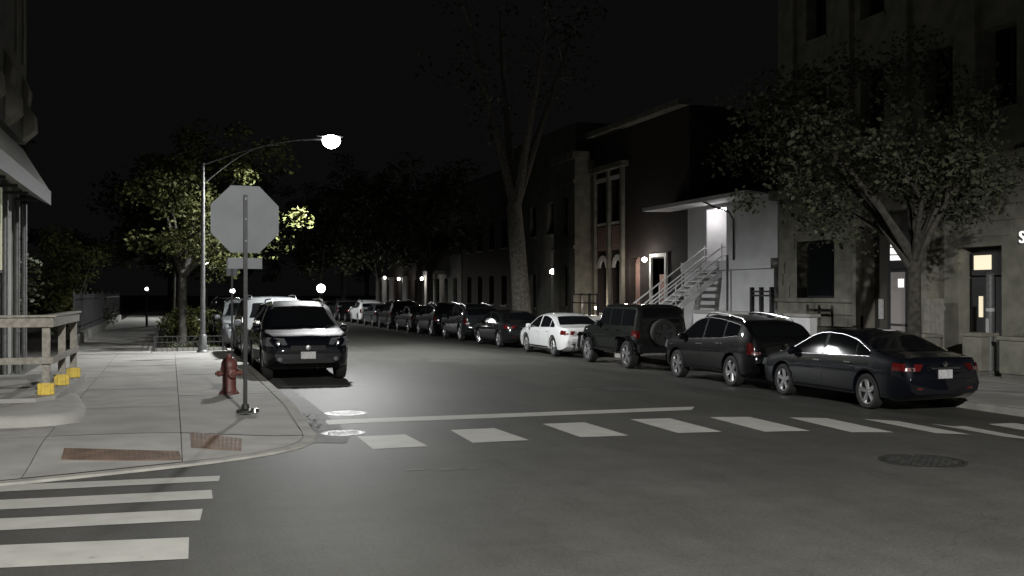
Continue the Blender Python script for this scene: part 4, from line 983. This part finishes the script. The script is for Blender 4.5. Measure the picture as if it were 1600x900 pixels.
for i, (x, y, hh, lb) in enumerate(((15.3, 62, 11, 'dark street tree beyond the grey sedan row'), (15.2, 78, 11, 'dark street tree before the far lit porch'), (15.2, 95, 15, 'dark street tree at the far end of the parked row'), (.5, 48, 8.5, 'dark parkway tree second along the near kerb'), (.5, 60, 9.5, 'dark parkway tree third along the near kerb'), (.4, 76, 11, 'dark parkway tree fourth along the near kerb'))):
    tree('street_tree', lb, (x, y, .1 if x < 5 else -.17), hh, .26, (x + (.5 if x < 5 else -.5), y, hh * .64), (4.2, 4.2, hh * .33), 70, 7000, .24, 'leaf_dark', fork=.32)
for x, y, lb in ((8, 118, 'dark tree mass closing the street end'), (0, 112, 'dark tree at the street end above the near row'), (15.5, 112, 'dark tree at the street end by the far houses'), (22, 120, 'dark tree rising behind the far houses')):
    tree('far_tree', lb, (x, y, 0), 15, .3, (x, y, 9), (5.5, 4, 6), 60, 6000, .3, 'leaf_dark', group='trees at the street end', fork=.25)

# shrubs, fence and planter on the near side
def shrub(label, c, r, n, size, m, nm='shrub'):
    t = empty(nm, (c[0], c[1], .1), label=label, cat='shrub', group='shrubs behind the near pavement')
    C = [(random.gauss(0, .45) * r[0], random.gauss(0, .45) * r[1], r[2] * (1 + random.uniform(-.85, .85))) for k in range(40)]
    b = MB()
    for k in range(6): e = C[k]; b.tube([(e[0] * .15, e[1] * .15, -.05), (e[0] * .5, e[1] * .5, e[2] * .5), e], [.035, .025, .01], 5)
    b.build('stem', 'bark', t); link('foliage', leaf_mesh('foliage', C, [r[0] * .38] * 40, n, size, m), t)
shrub('dim shrub rising beside the corner building pipes', (-4.6, 31, 0), (1.2, 1.8, 1.5), 3500, .12, 'leaf_dark')
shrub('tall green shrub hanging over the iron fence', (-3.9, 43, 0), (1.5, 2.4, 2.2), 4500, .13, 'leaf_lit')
shrub('dark shrub behind the far part of the iron fence', (-4.2, 53, 0), (1.6, 3, 2.4), 4500, .14, 'leaf_dark')
shrub('dark shrub deep behind the corner building', (-7.5, 38, 0), (2.2, 3, 2.3), 4500, .14, 'leaf_dark')
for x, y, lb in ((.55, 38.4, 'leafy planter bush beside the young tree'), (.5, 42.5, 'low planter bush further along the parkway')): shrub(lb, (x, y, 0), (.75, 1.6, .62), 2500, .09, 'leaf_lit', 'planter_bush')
def gc():
    n = 5000; me = leaf_mesh('ground_cover', [(random.uniform(-.2, 1.45), random.uniform(32.8, 60), .16) for k in range(300)], [.22] * 300, n, .07, 'leaf_dark'); return tag(link('ground_cover', me), label='low green ground cover in the parkway beds', cat='ground cover', kind='stuff')
gc()
n = 70; pp = [(random.gauss(1.98, .07), random.uniform(13.7, 16.2), .014) for k in range(n)]
ml = leaf_mesh('fallen_leaves', [(x, y, 0) for x, y, z in pp], [.02] * n, n, .06, 'soil'); ml.transform(Matrix.Diagonal((1, 1, .15, 1))); link_ = link('fallen_leaves', ml, loc=(0, 0, .016)); tag(link_, label='dark fallen leaves littering the gutter at the corner', cat='leaf litter', kind='stuff')
t = empty('iron_fence', (-3.0, 36, .1), label='black iron picket fence on a low concrete wall along the pavement', cat='fence')
MB().span((-.12, .5, 0), (.12, 32, .42)).build('base_wall', 'concrete_pale', t)
for z in (.6, 1.55): MB().span((-.02, .5, z), (.02, 32, z + .04)).build('rail', 'trim_dark', t)
b = MB()
for k in range(210): b.box((0, .6 + k * .15, 1.08), (.018, .018, 1.32))
o = b.build('pickets', 'trim_dark', t); o['kind'] = 'stuff'
for k in range(12): MB().box((0, .55 + k * 2.85, .95), (.06, .06, 1.75)).build('post', 'trim_dark', t)
t = empty('planter_fence', (-.45, 32.5, .11), label='low black iron edging around the planted parkway bed', cat='edging')
for z in (.28, .45): MB().span((-.015, 0, z), (.015, 12, z + .025)).build('rail', 'trim_dark', t); MB().span((.016, -.015, z), (2.0, .015, z + .025)).build('rail', 'trim_dark', t)
for k in range(9): MB().box((0, k * 1.5, .25), (.03, .03, .5)).build('post', 'trim_dark', t)
for k in range(1, 4): MB().box((k * .66, 0, .25), (.03, .03, .5)).build('post', 'trim_dark', t)
b = MB()
for k in range(14): b.box((k * .15 + .07, 0, .2), (.012, .012, .4))
for k in range(80): b.box((0, k * .15 + .07, .2), (.012, .012, .4))
o = b.build('pickets', 'trim_dark', t); o['kind'] = 'stuff'
MB().span((.03, .0, -.05), (2.05, .1, .12)).build('edging_kerb', 'concrete', t)

# neighbouring house behind the fence and distant lamps
t = empty('fenced_house', (-9, 46, .1), label='dark house set back behind the iron fence', cat='house')
MB().span((-6, -8, 0), (2.5, 8, 9)).build('wall', 'stone_dark', t)
MB().prism([(-6.4, 9), (2.9, 9), (-1.75, 12.5)], -8.2, 8.2, 'XZ').build('roof', 'roof_dark', t)
for y in (-6, -3, 0, 3): w_ = MB().span((2.47, y, 1.2), (2.54, y + 1.2, 3.2)).build('window', 'trim_dark', t); MB().span((2.535, y + .08, 1.28), (2.55, y + 1.12, 3.12)).build('pane', 'glass_dark', w_)
def globe(loc, h, r, label, power, name='lamp_post', m='bulb'):
    t = empty(name, loc, label=label, cat='lamp', group='small distant lamps')
    MB().tube([(0, 0, 0), (0, 0, h - r)], [.06, .045], 8).build('post', 'post_steel', t)
    MB().lathe([(.0001, -r)] + [(r * math.sin(math.pi * k / 8), -r * math.cos(math.pi * k / 8)) for k in range(1, 8)] + [(.0001, r)], 14, (0, 0, h)).build('globe', m, t, True)
    if power: point(t, (0, 0, h), power, r, (1, .98, .95))
globe((14.9, 107.5, -.17), 2.5, .45, 'bright globe lamp over the far end of the street', 220)
globe((-1.15, 56.0, .13), 1.95, .085, 'small lamp on the far left pavement', 25)
globe((-6.3, 37.2, .1), 2.3, .07, 'tiny lamp in the yard behind the corner building', 4)
globe((3.9, 70.0, .0), 2.0, .16, 'small lamp glowing above the crossover roof by the kerb', 30)
globe((1.55, 48.0, .1), 3.1, .08, 'small lamp among the young tree leaves', 6)
